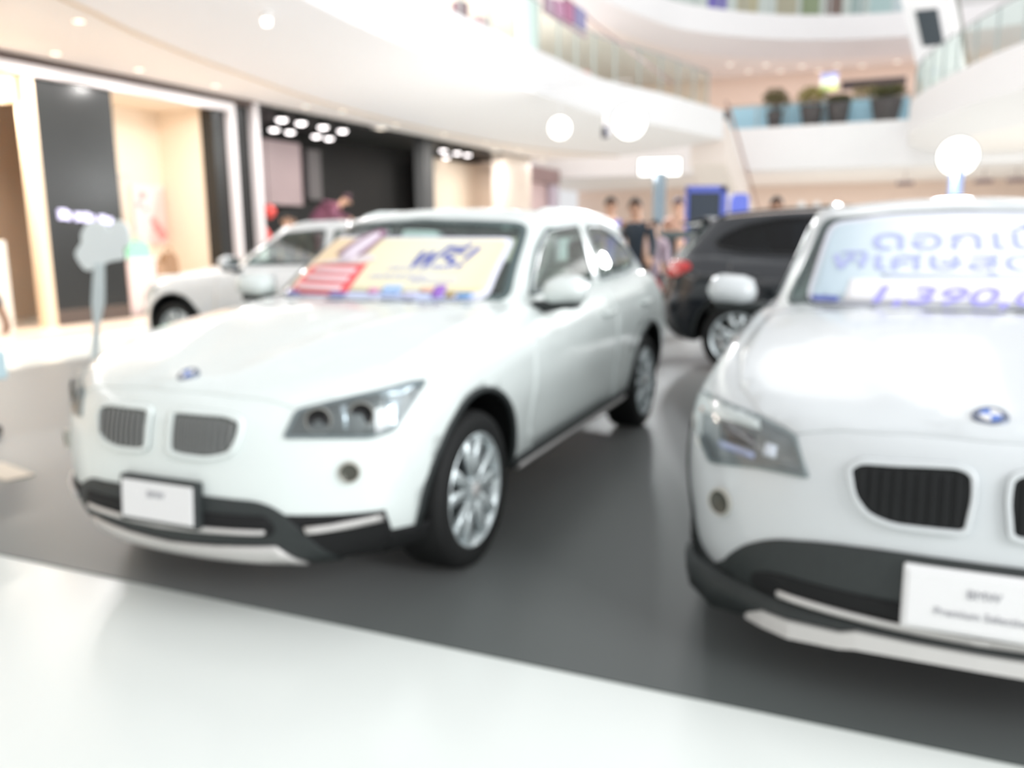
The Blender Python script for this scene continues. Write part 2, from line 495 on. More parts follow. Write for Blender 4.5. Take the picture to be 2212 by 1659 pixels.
def make_wheel(style=0):
    """alloy wheel about the y axis, face towards +y; children tyre, brake_disc, hub_cap"""
    W = Matrix(((1, 0, 0, 0), (0, 0, 1, 0), (0, 1, 0, 0), (0, 0, 0, 1)))
    bm = bmesh.new()
    lathe(bm, [(.236, .0), (.243, -.006), (.243, -.02), (.226, -.03), (.212, -.17), (.205, -.17), (.214, -.03), (.222, -.012), (.236, 0)], 48, 'Y')
    n = 5 if style == 0 else 7
    for i in range(n):
        a = 2*math.pi*i/n + .3
        for s in (-1, 1):
            h, r = a + s*.16, a + s*(.26 if style == 0 else .17)
            p0, p1 = Vector((math.cos(h), math.sin(h)))*.045, Vector((math.cos(r), math.sin(r)))*.228
            d = (p1-p0).normalized(); q = Vector((-d.y, d.x))
            poly = [p0-q*.020, p1-q*.023, p1+q*.023, p0+q*.020]
            prism(bm, [(v.x, v.y) for v in poly], -.035, -.008, W)
    lathe(bm, [(0, -.004), (.05, -.004), (.066, -.012), (.066, -.045), (0, -.045)], 24, 'Y')
    w = obj('wheel', bm, M_ALLOY, None, True)
    bm = bmesh.new()
    lathe(bm, [(.238, -.004), (.262, .004), (.295, .004), (.318, -.008), (.329, -.03), (.331, -.10), (.329, -.19), (.316, -.215), (.285, -.225), (.238, -.21)], 56, 'Y')
    obj('tyre', bm, M_RUBBER, w, True)
    bm = bmesh.new(); lathe(bm, [(0, -.075), (.155, -.075), (.155, -.10), (0, -.10)], 32, 'Y')
    obj('brake_disc', bm, mat('brake disc', (.30, .32, .33), .4, metal=.6), w)
    bm = bmesh.new(); lathe(bm, [(0, .001), (.028, .0), (.032, -.006)], 24, 'Y')
    obj('hub_cap', bm, M_SILVER, w, True)
    return w
WHEELS = {}
def wheel_at(style, parent, x, side, r=.33):
    if style not in WHEELS:
        w = make_wheel(style); WHEELS[style] = w
    else: w = copy_tree(WHEELS[style])
    w.parent = parent; w.location = (x, .876*side, r)
    w.rotation_euler = (0, 0, 0 if side > 0 else math.pi)
    return w

def build_car(name, label, loc, deg, paint, S, front, wheel_style=0, xline=False, plate=True, rails=True, glass=None, group=None, light_body=True):
    glass = glass or M_GLASS
    root = empty(name, (*loc, 0), R(deg), label, 'car', group)
    lo, up, BL, BU = make_hulls(S)
    wb = S['wb']
    # -- lower body with its wheel arches cut out
    body = obj('body', lo, [paint, M_DARK], root, True)
    cut = []
    for x in (0, -wb):
        for s in (1, -1):
            bm = bmesh.new()
            lathe(bm, [(0, .53*s), (.412, .53*s), (.412, 1.2*s), (0, 1.2*s)], 44, 'Y', Matrix.Translation((x, 0, .345)))
            bmesh.ops.remove_doubles(bm, verts=bm.verts, dist=1e-5)
            cut.append(obj("cutter", bm, paint, root))
    boolean_cut(body, cut)
    hx0, hx1 = S['hole']
    bm = bmesh.new(); bm.from_mesh(body.data)
    dele = []
    for f in bm.faces:
        c = f.calc_center_median()
        if hx0 < c.x < hx1 and abs(c.y) < .66 and c.z > .9: dele.append(f); continue
        for x in (0, -wb):
            r = math.hypot(c.x-x, c.z-.345)
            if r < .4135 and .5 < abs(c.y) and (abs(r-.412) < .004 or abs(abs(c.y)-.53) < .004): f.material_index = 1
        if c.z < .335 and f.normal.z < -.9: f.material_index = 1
    bmesh.ops.delete(bm, geom=dele, context='FACES'); bm.to_mesh(body.data); bm.free()
    # -- cabin shell with window openings
    frit = M_FRIT if light_body else mat('black window surround', (.07, .08, .09), .3)
    fw, rw = round_poly(S['front_win'], .05), round_poly(S['rear_win'], .05)
    sh, bk = round_poly(S['shield'], .06), round_poly(S['backlight'], .06)
    fin, rin, shin, bin_ = [offset_poly(p, .02) for p in (fw, rw, sh, bk)]
    dele = []
    up.normal_update()
    for f in up.faces:
        c = f.calc_center_median(); n = f.normal
        if abs(n.y) > .45 and abs(c.y) > .4 and (inside((c.x, c.z), fin) or inside((c.x, c.z), rin)): dele.append(f)
        elif n.x > .2 and c.x > -1.4 and inside((c.y, c.z), shin): dele.append(f)
        elif n.x < -.2 and c.x < -2.4 and inside((c.y, c.z), bin_): dele.append(f)
    bmesh.ops.delete(up, geom=dele, context='FACES')
    obj('roof', up, paint, root, True, recalc=False)
    for fr, s in ((LEFT, -1), (RIGHT, 1)):          # picture coordinate a of LEFT is -x
        for p in (fw, rw):
            q = [(s*x, z) for x, z in p]
            w = patch('side_window', BU, fr, q, glass, root, .003, 0, .08)
            ring('window_frame', BU, fr, q, .026, frit, w, .006, .008)
    q = list(sh); w = patch('windshield', BU, FRONT, q, M_GLASS, root, .003, 0, .05)
    ring('windshield_frame', BU, FRONT, q, .03, M_FRIT, w, .006, .006)
    q = [(-y, z) for y, z in bk]; w = patch('rear_window', BU, BACK, q, glass, root, .003, 0, .05)
    ring('rear_window_frame', BU, BACK, q, .028, M_FRIT, w, .006, .006)
    # -- cabin
    bm = bmesh.new(); zt = lerp_tab(S['zt'])
    tub = [(-.62, .86), (-.85, .62), (-.95, .36), (-2.9, .36), (-3.3, .78)]
    for (x0, z0), (x1, z1) in zip(tub, tub[1:]):
        bm.faces.new([bm.verts.new(p) for p in ((x0, .66, z0), (x0, -.66, z0), (x1, -.66, z1), (x1, .66, z1))])
    for s in (1, -1):
        bm.faces.new([bm.verts.new((x, .66*s, z)) for x, z in tub + [(-3.36, zt(-3.3)+.0), (-2, zt(-2)+.02), (-.62, zt(-.62)+.01)]])
    obj('cabin_lining', bm, M_INT, root, recalc=False)
    bm = bmesh.new()
    box(bm, (-.80, 0, zt(-.8)-.10), (.34, 1.30, .20), bev=.05)
    obj('dashboard', bm, M_INT, root, True)
    bm = bmesh.new(); zs = zt(-1.1)-1.035
    lathe(bm, [(.175+.016*math.cos(t*math.pi/5), .016*math.sin(t*math.pi/5)) for t in range(11)], 28, 'Z', Matrix.Translation((-1.12, .36, .96+zs)) @ Matrix.Rotation(R(-62), 4, 'Y'))
    box(bm, (-1.10, .36, .955+zs), (.03, .33, .05))
    obj('steering_wheel', bm, M_PLASTIC, root, True)
    for x, ys in ((-1.55, (.36, -.36)), (-2.45, (.38, 0, -.38))):
        for y in ys:
            bm = bmesh.new(); wdt = .5 if x > -2 else .42
            box(bm, (x-.02, y, .58+zs), (.5, wdt, .16), bev=.05)
            box(bm, (x-.33, y, .88+zs), (.15, wdt, .60), Matrix.Rotation(R(-14), 4, 'Y'), bev=.06)
            st = obj('seat', bm, M_SEAT, root, True)
            bm = bmesh.new(); box(bm, (x-.42, y, 1.24+zs*1.3), (.10, .26, .18), bev=.045)
            obj('headrest', bm, M_SEAT, st, True)
    # -- bonnet and doors
    hp = [(.735, 0), (.72, .27), (.682, .50), (.592, .615), (.44, .70), (.15, .752), (-.3, .752), (-.55, .735), (-.42, .45), (-.36, 0)]
    hp = hp + [(x, -y) for x, y in hp[-2:0:-1]]
    patch('bonnet', BL, TOP, [(-y, x) for x, y in hp], paint, root, .004, .006, .05)
    dz = zt(-1)-1.035
    for fr, s in ((LEFT, -1), (RIGHT, 1)):
        for poly, hx in (([(-.56, .42), (-.62, .95+dz), (-.84, 1.005+dz), (-1.94, 1.02+dz), (-1.94, .345), (-.62, .345)], -1.80),
                         ([(-1.96, .345), (-1.96, 1.02+dz), (-2.85, 1.045+dz), (-2.83, .80), (-2.60, .79), (-2.42, .72), (-2.31, .58), (-2.26, .345)], -2.66)):
            d = patch('door', BL, fr, round_poly([(s*x, z) for x, z in poly], .03), paint, root, .003, .006, .08)
            h = drop(BL, fr, s*hx, .905+dz, .0); ys = -s
            bm = bmesh.new()
            tube(bm, [h+Vector((.10, 0, 0)), h+Vector((.085, .03*ys, 0)), h+Vector((0, .036*ys, .004)), h+Vector((-.085, .03*ys, 0)), h+Vector((-.10, 0, 0))], .013, 8)
            obj('door_handle', bm, paint, d, True)
    # -- wheel arch lips, sills
    for fr, s in ((LEFT, -1), (RIGHT, 1)):
        for x in (0, -wb):
            pts = [(s*x + .407*math.cos(R(t)), .345+.407*math.sin(R(t))) for t in range(-6, 187, 8)]
            strip_line('wheel_arch_trim', BL, fr, pts, .022, M_PLASTIC, root, .008, .03)
        pts = [(s*x, .318) for x in (-.44, -1.0, -1.6, -2.34)]
        si = strip_line('sill', BL, fr, pts, .085, M_PLASTIC, root, .020, .05)
        if xline:
            strip_line('sill_strip', BL, fr, [(s*x, .312) for x in (-.50, -1.4, -2.28)], .03, M_SILVER, si, .034, .02)
    # -- mirrors
    mz = S.get('mz', 1.10)
    for s in (1, -1):
        bm = bmesh.new()
        box(bm, (-.87, .95*s, mz), (.15, .225, .150), bev=.06)
        for v in bm.verts:
            if v.co.x > -.87: v.co.z = mz + (v.co.z-mz)*.82
            if v.co.y*s < .915: v.co.z -= .008
        m_ = obj('side_mirror', bm, paint, root, True)
        bm = bmesh.new()
        box(bm, (-.875, .90*s, mz-.072), (.11, .24, .035), bev=.015)
        tube(bm, [(-.88, .80*s, mz-.095), (-.88, .92*s, mz-.07)], .03, 10)
        obj('mirror_base', bm, M_PLASTIC, m_, True)
        bm = bmesh.new(); box(bm, (-.9455, .95*s, mz), (.006, .17, .10), bev=.002)
        obj('mirror_glass', bm, M_CHROME, m_)
    # -- rails
    if rails:
        gz = lerp_tab(S['gz'])
        for s in (1, -1):
            bm = bmesh.new()
            tube(bm, [(x, s*(.56-.035*max(0, -x-2.2)), gz(x)+h) for x, h in ((-1.45, .0), (-1.6, .022), (-2.0, .028), (-2.6, .030), (-2.95, .028), (-3.05, .0))], .013, 8)
            obj('roof_rail', bm, paint if light_body else M_PLASTIC, root, True)
    # -- tail
    for s in (1, -1):
        tl = [(-3.60, .50, 1.03), (-3.60, .50, .91), (-3.52, .70, .88), (-3.36, .85, .885), (-3.22, .88, .96), (-3.27, .86, 1.02), (-3.42, .80, 1.04)]
        tl = [(x, y*s, z+(zt(-3.3)-1.08)) for x, y, z in tl]
        fr = Frame((-.72, .70*s, .05))
        t_ = patch('tail_light', BL, fr, round_poly([fr.to2(p) for p in tl], .03), M_RED, root, .014, .02, .04)
    bm = bmesh.new(); box(bm, (-3.665, 0, .80), (.02, .40, .12), bev=.004); obj('license_plate', bm, M_PLATE, root)
    patch('rear_bumper_cladding', BL, BACK, [(-.78, .30), (-.74, .47), (.74, .47), (.78, .30)], M_PLASTIC, root, .006, .01, .06)
    if S is CROSSOVER:
        bm = bmesh.new(); box(bm, (-3.30, 0, 1.405), (.26, 1.0, .03), Matrix.Rotation(R(-12), 4, 'Y'), bev=.012); obj('roof_spoiler', bm, paint, root, True)
    # -- wheels
    for x in (0, -wb):
        for s in (1, -1): wheel_at(wheel_style, root, x, s)
    front(root, BL, BU, paint, S)
    return root, BL, BU

def badge(root, BL, p, n, r=.041, name='bonnet_emblem'):
    n = Vector(n).normalized(); z = n; x = Vector((0, 1, 0)); y = z.cross(x).normalized(); x = y.cross(z)
    M = Matrix((x, y, z)).transposed().to_4x4(); M.translation = Vector(p)
    bm = bmesh.new(); lathe(bm, [(0, -.02), (r, -.02), (r, .004), (r*.9, .008), (r*.62, .006), (0, .006)], 28, 'Z', M)
    b = obj(name, bm, mat('emblem ring', (.46, .49, .56), .25, metal=.4), root, True)
    for k in range(4):
        bm = bmesh.new(); A = math.pi/2*k
        prism(bm, [(0, 0)] + [(r*.6*math.cos(A+math.pi/2*t/6), r*.6*math.sin(A+math.pi/2*t/6)) for t in range(7)], .006, .009, M)
        obj('emblem_quarter', bm, M_BLUE if k % 2 else M_PLATE, b)
    return b
def front_plate(root, c, w, h, lines, frame=M_PLASTIC, tilt=0, fw=.02, bottom=True):
    M = Matrix.Translation(c) @ Matrix.Rotation(R(tilt), 4, 'Y') @ Matrix(((0, 0, 1, 0), (1, 0, 0, 0), (0, 1, 0, 0), (0, 0, 0, 1)))
    bm = bmesh.new(); box(bm, (0, 0, -.02), (w+2*fw, h+2*fw, .035), bev=.006); bm.transform(M)
    p = obj('plate_holder', bm, frame, root)
    bm = bmesh.new(); box(bm, (0, 0, .0), (w, h, .008), bev=.002); bm.transform(M)
    q = obj('license_plate', bm, M_PLATE, p)
    for t, dy, s in lines:
        text_flat('plate_text', t, M @ Matrix.Translation((0, dy, .006)), s, M_GREYTXT, q, .001)
    return p

def kidney(root, BL, pts3, mk, slat, slat_n, surround, wid=.016):
    fr = FRONT; q = round_poly([fr.to2(p) for p in pts3], .035, 5)
    g = patch('kidney_grille', BL, fr, q, mk, root, .005, .008, .04)
    ring('grille_surround', BL, fr, q, wid, surround, g, .016, .02, 3)
    # slats: one pattern, cut to the outline
    bm = bmesh.new(); a0 = min(x for x, _ in q); a1 = max(x for x, _ in q); b0 = min(y for _, y in q); b1 = max(y for _, y in q)
    qi = offset_poly(q, wid+.006)
    for i in range(slat_n):
        a = a0 + (a1-a0)*(i+.5)/slat_n; ys = [b0+(b1-b0)*j/40 for j in range(41)]
        ys = [y for y in ys if inside((a, y), qi)]
        if len(ys) < 3: continue
        P = [drop(BL, fr, a, y, .004) for y in (ys[0], (ys[0]+ys[-1])/2, ys[-1])]
        if None in P: continue
        for p0, p1 in zip(P, P[1:]):
            c = (p0+p1)/2 + Vector((.006, 0, 0)); d = (p1-p0)
            rot = d.to_track_quat('Z', 'X').to_matrix().to_4x4()
            box(bm, c, (.016, .007, d.length), rot)
    obj('grille_slats', bm, slat, g)
    return g

def lamp_unit(root, BL, pts3, n, housing, cover=True, bulge=.010):
    fr = Frame(n); q = round_poly([fr.to2(p) for p in pts3], .02)
    h = patch('headlight', BL, fr, q, housing, root, .004, .006, .04)
    ring('headlight_rim', BL, fr, q, .012, mat('lamp rim', (.55, .58, .58), .3, metal=.5), h, .008, .008)
    if cover: patch('lamp_cover', BL, fr, q, M_LENS, h, bulge, 0, .05)
    return h
def disc_on(name, BL, p3, n, r, m, parent, depth=.012, rim=None):
    fr = Frame(n); a, b = fr.to2(p3); c = drop(BL, fr, a, b, .003) or Vector(p3)
    z = fr.n; M = Matrix((fr.a, fr.b, z)).transposed().to_4x4(); M.translation = c
    bm = bmesh.new(); lathe(bm, [(0, .0), (r*.5, depth*.35), (r*.86, depth*.3), (r*.92, depth), (r, depth), (r, -.02)], 24, 'Z', M)
    o = obj(name, bm, m, parent, True)
    if rim:
        bm = bmesh.new(); lathe(bm, [(r*.9, depth*.9), (r*.97, depth*1.25), (r*1.06, depth*.9), (r*1.06, -.01)], 24, 'Z', M)
        obj('lamp_ring', bm, rim, o, True)
    return o

M_HOUSE = mat('lamp housing', (.48, .49, .48), .3, metal=.4, noise=.25, scale=14)
M_BULB = mat('lamp projector', (.09, .085, .085), .55, spec=.2)
M_REFL = mat('lamp reflector', (.84, .87, .88), .18, metal=.7)
def front_facelift(root, BL, BU, paint, S):
    # headlights
    H = [(.733, .488, .684), (.685, .514, .777), (.622, .602, .800), (.491, .728, .827), (.369, .796, .844), (.312, .828, .842), (.391, .828, .791), (.501, .798, .688), (.572, .744, .669)]
    for s in (1, -1):
        f = (lambda p: p) if s > 0 else mir
        h = lamp_unit(root, BL, f(H), (.72, .66*s, .22), M_HOUSE)
        for p in f([(.664, .591, .742), (.575, .708, .752)]):
            disc_on('projector', BL, p, (.85, .5*s, .1), .045, M_BULB, h, .010, mat('projector ring', (.55, .55, .53), .4, metal=.3))
        fr = Frame((.72, .66*s, .22))
        for quad in ([(.62, .655, .79), (.61, .655, .70), (.60, .665, .70), (.60, .668, .79)], [(.50, .765, .80), (.53, .765, .70), (.49, .79, .70), (.44, .80, .80)],
                     [(.49, .728, .818), (.369, .796, .834), (.33, .82, .835), (.40, .80, .805), (.50, .74, .80)]):
            patch('reflector', BL, fr, [fr.to2(p) for p in f(quad)], M_REFL, h, .007, .004, .05)
        o = disc_on('fog_light', BL, (.636, .69*s, .560), (.86, .5*s, 0), .037, mat('fog lens', (.34, .34, .31), .25, metal=.4), root, .014, mat('fog ring', (.75, .74, .70), .3))
        # corner intake, bar and black skirt
        fr = Frame((.72, .69*s, 0))
        q = f([(.75, .485, .413), (.54, .766, .402), (.51, .772, .325), (.53, .765, .215), (.70, .55, .215)])
        ci = patch('corner_intake', BL, fr, [fr.to2(p) for p in q], M_DARK, root, .006, .01, .04)
        q = f([(.715, .545, .375), (.548, .752, .392), (.546, .752, .372), (.71, .55, .350)])
        patch('intake_bar', BL, fr, [fr.to2(p) for p in q], M_SILVER, ci, .024, .014, .05)
        q = f([(.52, .772, .318), (.34, .835, .312), (.34, .835, .215), (.53, .765, .205)])
        patch('corner_skirt', BL, fr, [fr.to2(p) for p in q], M_DARK, root, .006, .01, .05)
    # centre
    top = [(0, .470), (.19, .470), (.40, .462), (.47, .433), (.537, .36), (.60, .24), (.60, .20)]
    poly = [(y, z) for y, z in top] + [(-y, z) for y, z in top[:0:-1]]
    cl = patch('bumper_cladding', BL, FRONT, round_poly(poly, .04), M_PLASTIC, root, .010, .012, .04)
    ink = [(.43, .412), (.46, .37), (.44, .335), (-.44, .335), (-.46, .37), (-.43, .412)]
    it = patch('air_intake', BL, FRONT, round_poly(ink, .03), M_DARK, cl, .014, .006, .04)
    patch('intake_bar', BL, FRONT, round_poly([(-.42, .348), (-.42, .364), (0, .360), (.42, .364), (.42, .348), (0, .338)], .01), M_SILVER, it, .026, .014, .05)
    skid = [(-.44, .300), (0, .277), (.44, .300), (.50, .215), (.42, .222), (0, .225), (-.42, .222), (-.50, .215)]
    patch('skid_plate', BL, FRONT, skid, M_SILVER, root, .022, .02, .04)
    K = [(.788, .062, .762), (.781, .11, .768), (.76, .304, .765), (.756, .366, .745), (.77, .366, .692), (.789, .338, .621), (.81, .236, .596), (.82, .118, .600), (.818, .064, .612)]
    for f in ((lambda p: p), (lambda p: mir(p)[::-1])):
        kidney(root, BL, f([(x, y-.018, z) for x, y, z in K]), mat('grille back', (.40, .41, .40), .5), mat('grille slat', (.60, .61, .61), .3, metal=.5), 11, paint)
    badge(root, BL, (.652, 0, .868), (.45, 0, .9))
    front_plate(root, (.862, .012, .437), .335, .140, [('BMW', .025, .035)], M_PLASTIC, -4, .016)
def front_early(root, BL, BU, paint, S):
    H = [(.241, .879, .784), (.317, .835, .829), (.586, .632, .815), (.686, .498, .783), (.75, .451, .672), (.684, .599, .669), (.552, .769, .635), (.458, .824, .693)]
    for s in (1, -1):
        f = (lambda p: p) if s > 0 else mir
        h = lamp_unit(root, BL, f(H), (.72, .66*s, .22), mat('lamp housing dark', (.56, .57, .57), .3, metal=.3, noise=.25, scale=14))
        fr = Frame((.72, .66*s, .22))
        for nm, quad, m in (('reflector', [(.28, .858, .815), (.32, .838, .824), (.61, .615, .806), (.63, .60, .775), (.50, .72, .772), (.40, .80, .765), (.36, .83, .69), (.30, .858, .73)], mat('lamp inner', (.95, .95, .93), .35)),
                            ('projector', [(.52, .722, .765), (.62, .61, .755), (.64, .60, .715), (.54, .72, .715)], mat('projector glass', (.36, .36, .37), .15, metal=.3)),
                            ('light_bar', [(.53, .715, .708), (.64, .598, .705), (.645, .598, .685), (.54, .715, .688)], mat('light bar', (.72, .74, .86), .2, metal=.3)),
                            ('lamp_eye', [(.655, .575, .745), (.68, .545, .742), (.685, .545, .705), (.66, .575, .705)], mat('lamp eye', (.97, .97, 1), .2)),
                            ('turn_signal', [(.365, .825, .780), (.395, .81, .784), (.40, .81, .768), (.37, .825, .764)], M_AMBER),
                            ('reflector', [(.38, .822, .755), (.41, .805, .757), (.46, .79, .66), (.43, .815, .67)], mat('lamp inner', (.80, .81, .80)))):
            patch(nm, BL, fr, [fr.to2(p) for p in f(quad)], m, h, .008, .004, .05)
        disc_on('fog_light', BL, (.613, .718*s, .530), (.86, .5*s, 0), .042, mat('fog lens', (.45, .45, .42), .2, metal=.4), root, .014, mat('fog ring', (.75, .74, .70), .3))
        fr = Frame((.5, .86*s, 0))
        q = f([(.60, .70, .20), (.60, .70, .335), (.53, .76, .285), (.45, .80, .305), (.36, .85, .35), (.35, .86, .20)])
        patch('corner_skirt', BL, fr, [fr.to2(p) for p in q], M_PLASTIC, root, .010, .012, .04)
    top = [(0, .512), (.09, .512), (.255, .511), (.40, .50), (.545, .471), (.633, .421), (.70, .344), (.72, .27), (.72, .20)]
    poly = [(y, z) for y, z in top] + [(-y, z) for y, z in top[:0:-1]]
    cl = patch('bumper_cladding', BL, FRONT, round_poly(poly, .05), M_PLASTIC, root, .010, .012, .04)
    ink = [(.53, .372), (.60, .345), (.61, .30), (.55, .275), (-.55, .275), (-.61, .30), (-.60, .345), (-.53, .372)]
    it = patch('air_intake', BL, FRONT, round_poly(ink, .04), M_DARK, cl, .014, .006, .04)
    patch('intake_bar', BL, FRONT, round_poly([(-.52, .300), (-.52, .322), (0, .312), (.52, .322), (.52, .300), (0, .290)], .01), M_SILVER, it, .026, .014, .05)
    half = [(.625, .67, .176, .190), (.575, .705, .172, .222), (.49, .755, .172, .226), (.345, .805, .192, .240), (.30, .818, .204, .258), (.15, .835, .212, .258), (0, .84, .214, .258)]
    rows = half + [(-y, x, a, b) for y, x, a, b in half[-2::-1]]
    bm = bmesh.new(); sec = [[bm.verts.new(p) for p in ((x, y, z0), (x, y, z1), (x-.12, y*.97, z1), (x-.12, y*.97, z0))] for y, x, z0, z1 in rows]
    for r0, r1 in zip(sec, sec[1:]):
        for i in range(4): bm.faces.new((r0[i], r0[(i+1) % 4], r1[(i+1) % 4], r1[i]))
    bm.faces.new(sec[0]); bm.faces.new(sec[-1][::-1])
    obj('skid_plate', bm, M_SILVER, root)
    tip = [(.862, .37, .245, .3), (.85, .45, .220, .3), (.82, .53, .192, .3), (.73, .62, .166, .3)]
    lip = tip + rows + [(-y, x, a, b) for y, x, a, b in tip[::-1]]
    bm = bmesh.new(); sec = [[bm.verts.new(p) for p in ((x-.025, y*1.02, z0-.004), (x-.012, y*1.02, .275), (x-.14, y, .275), (x-.14, y, z0-.004))] for y, x, z0, z1 in lip]
    for r0, r1 in zip(sec, sec[1:]):
        for i in range(4): bm.faces.new((r0[i], r0[(i+1) % 4], r1[(i+1) % 4], r1[i]))
    bm.faces.new(sec[0]); bm.faces.new(sec[-1][::-1])
    obj('lower_lip', bm, M_PLASTIC, root, True)
    K = [(.768, .352, .722), (.767, .316, .748), (.787, .078, .762), (.795, .036, .745), (.808, .030, .685), (.822, .043, .592), (.823, .063, .580), (.814, .224, .575), (.801, .295, .594), (.787, .334, .642)]
    for f in ((lambda p: p), (lambda p: mir(p)[::-1])):
        kidney(root, BL, f(K), mat('grille black', (.04, .055, .06), .6), mat('grille slat black', (.05, .065, .07), .5), 11, paint, .014)
    badge(root, BL, (.645, 0, .868), (.40, 0, .92), .046)
    front_plate(root, (.858, .0, .405), .36, .150, [('BMW', .028, .034), ('Premium Selection', -.028, .030)], M_PLATE, -4, .012)
def front_saloon(root, BL, BU, paint, S):
    H = [(.70, .42, .60), (.68, .46, .69), (.50, .70, .74), (.34, .83, .75), (.42, .80, .66), (.60, .66, .60)]
    for s in (1, -1):
        f = (lambda p: p) if s > 0 else mir
        h = lamp_unit(root, BL, f(H), (.72, .66*s, .22), M_HOUSE)
        for p in f([(.664, .55, .65), (.56, .68, .67)]): disc_on('projector', BL, p, (.85, .5*s, .1), .040, M_BULB, h, .010, M_CHROME)
    for s in (1, -1):
        q = [(.05*s, .69), (.30*s, .69), (.30*s, .62), (.24*s, .56), (.06*s, .56)]
        patch('kidney_grille', BL, FRONT, round_poly(q if s > 0 else q[::-1], .03), M_DARK, root, .006, .01, .05)
    patch('air_intake', BL, FRONT, round_poly([(-.55, .25), (-.5, .40), (.5, .40), (.55, .25)], .03), M_DARK, root, .006, .01, .05)
    badge(root, BL, (.66, 0, .775), (.5, 0, .85))
# ---------------------------------------------------------------- the mall: floor, walls, slabs
M_TILE = mat('white floor tile', (.91, .93, .915), .25, noise=.02, scale=.6)
M_CARPET = mat('dark carpet', (.20, .24, .232), .42, noise=.14, scale=.9, spec=.5)
M_CARPET.node_tree.nodes['Principled BSDF'].inputs['Sheen Weight'].default_value = .55
M_CARPET.node_tree.nodes['Principled BSDF'].inputs['Sheen Roughness'].default_value = .45
M_WALLW = mat('white plaster', (.95, .94, .93), .6)
M_SLAB = mat('slab white', (.965, .96, .965), .5)
M_COVE = mat('cove grey white', (.95, .93, .93), .6)
M_CREAM = mat('cream ceiling', (.985, .95, .93), .6)
M_PEACH = mat('peach wall', (.97, .88, .82), .6)
M_BEIGE = mat('beige wall', (.95, .88, .80), .6)
M_BLKGL = mat('black glass panel', (.13, .135, .13), .26, noise=.25, scale=.7)
M_BLACK = mat('matt black', (.10, .10, .10), .7)
M_STRIP = mat('portal frame', (.90, .87, .87), .4)
M_STEEL = mat('brushed steel', (.72, .74, .74), .3, metal=.8)
M_PANE = glass_mat('balustrade glass', (.96, .985, .975), ior=1.18)
M_WOOD = mat('brown drape', (.93, .75, .54), .7, noise=.3, scale=3.0)
M_LAMP = mat('lit lamp', (1, .99, .97), .4, emit=2.6)
M_LAMPW = mat('lit downlight', (1, .95, .88), .4, emit=2.5)
M_SPOTL = mat('lit spot', (1, .97, .97), .4, emit=5)
M_FAINT = mat('faint downlight', (1, .95, .9), .4, emit=.9)
M_LIT = mat('lit shop panel', (1, .98, .96), .5, emit=.75)
GR = Matrix.Rotation(GRID_ROT, 4, 'Z')
def gbox(bm, u0, u1, v0, v1, z0, z1, mi=0, bev=0):
    box(bm, uv((u0+u1)/2, (v0+v1)/2, (z0+z1)/2), (abs(u1-u0), abs(v1-v0), abs(z1-z0)), GR, mi, bev)
def struct(name, bm, m, smooth=False):
    return tag(obj(name, bm, m, None, smooth), kind='structure')
def gface(bm, pts):
    return bm.faces.new([bm.verts.new(uv(*p)) for p in pts])
def band(bm, A, B):
    """strip of quads between two equally long (u, v, z) lines"""
    a = [bm.verts.new(uv(*p)) for p in A]; b = [bm.verts.new(uv(*p)) for p in B]
    for i in range(len(a)-1): bm.faces.new((a[i], a[i+1], b[i+1], b[i]))

bm = bmesh.new(); gbox(bm, -14, 48, -16, 22, -.3, 0); struct('floor', bm, M_TILE)
bm = bmesh.new(); gbox(bm, 2.34, 12.2, -8.45, 4.6, .0005, .006)
tag(obj('carpet', bm, M_CARPET), 'wide dark grey carpet laid under the show cars', 'carpet')

# second floor on the left: fascia curve P, edge of the cream soffit Q
P2 = catmull([(-6, -2.2), (-1, -4.6), (4, -6.1), (9.4, -6.95), (11.5, -7.15), (14.6, -7.2), (18.6, -7.0), (22, -6.8), (25, -5.9), (29.3, -5.0)], 6)
Q2 = catmull([(-6, -4.2), (-1, -6.2), (4, -7.5), (7.1, -8.4), (8.7, -9.0), (11, -9.6), (14.7, -10.3), (19.9, -10.6), (25, -10.2), (29.3, -8.6)], 6)
def slab(names, P, Q, back, zs, zf, zt_, up=None):
    """soffit at zs, cove up to the fascia at zf, fascia to zt_, floor behind"""
    P3 = [(p[0], p[1]) for p in P]; Q3 = [(q[0], q[1]) for q in Q]
    bm = bmesh.new(); B3 = [back(q) for q in Q3]
    band(bm, [(*q, zs) for q in Q3], [(*b, zs) for b in B3])
    struct(names[0], bm, M_CREAM)
    bm = bmesh.new()
    N = 6; prev = [(*q, zs) for q in Q3]
    for j in range(1, N+1):
        t = j/N
        cur = [(q[0]+(p[0]-q[0])*t, q[1]+(p[1]-q[1])*t, zs + (zf-zs)*t**1.3) for p, q in zip(P3, Q3)]
        band(bm, prev, cur); prev = cur
    bmesh.ops.remove_doubles(bm, verts=bm.verts, dist=1e-4)
    struct(names[1], bm, M_COVE, True)
    bm = bmesh.new()
    band(bm, [(*p, zf) for p in P3], [(*p, zt_) for p in P3])
    band(bm, [(*p, zt_) for p in P3], [(*back(p), zt_) for p in P3])
    for e in (0, -1):
        q, p, b = Q3[e], P3[e], back(Q3[e])
        gface(bm, [(*q, zs), (*p, zf), (*p, zt_), (*b, zt_), (*b, zs)])
    bmesh.ops.remove_doubles(bm, verts=bm.verts, dist=1e-4)
    struct(names[2], bm, M_SLAB, False)
slab(('ceiling_left', 'trim_1', 'wall_balcony_left'), P2, Q2, lambda p: (p[0], -13.8), 3.97, 4.36, 5.26)
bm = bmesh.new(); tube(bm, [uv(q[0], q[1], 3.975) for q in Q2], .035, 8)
struct('soffit_shade', bm, mat('soffit groove shade', (.82, .72, .62), .6))  # tan bead whose colour stands in for the shadow groove at the edge
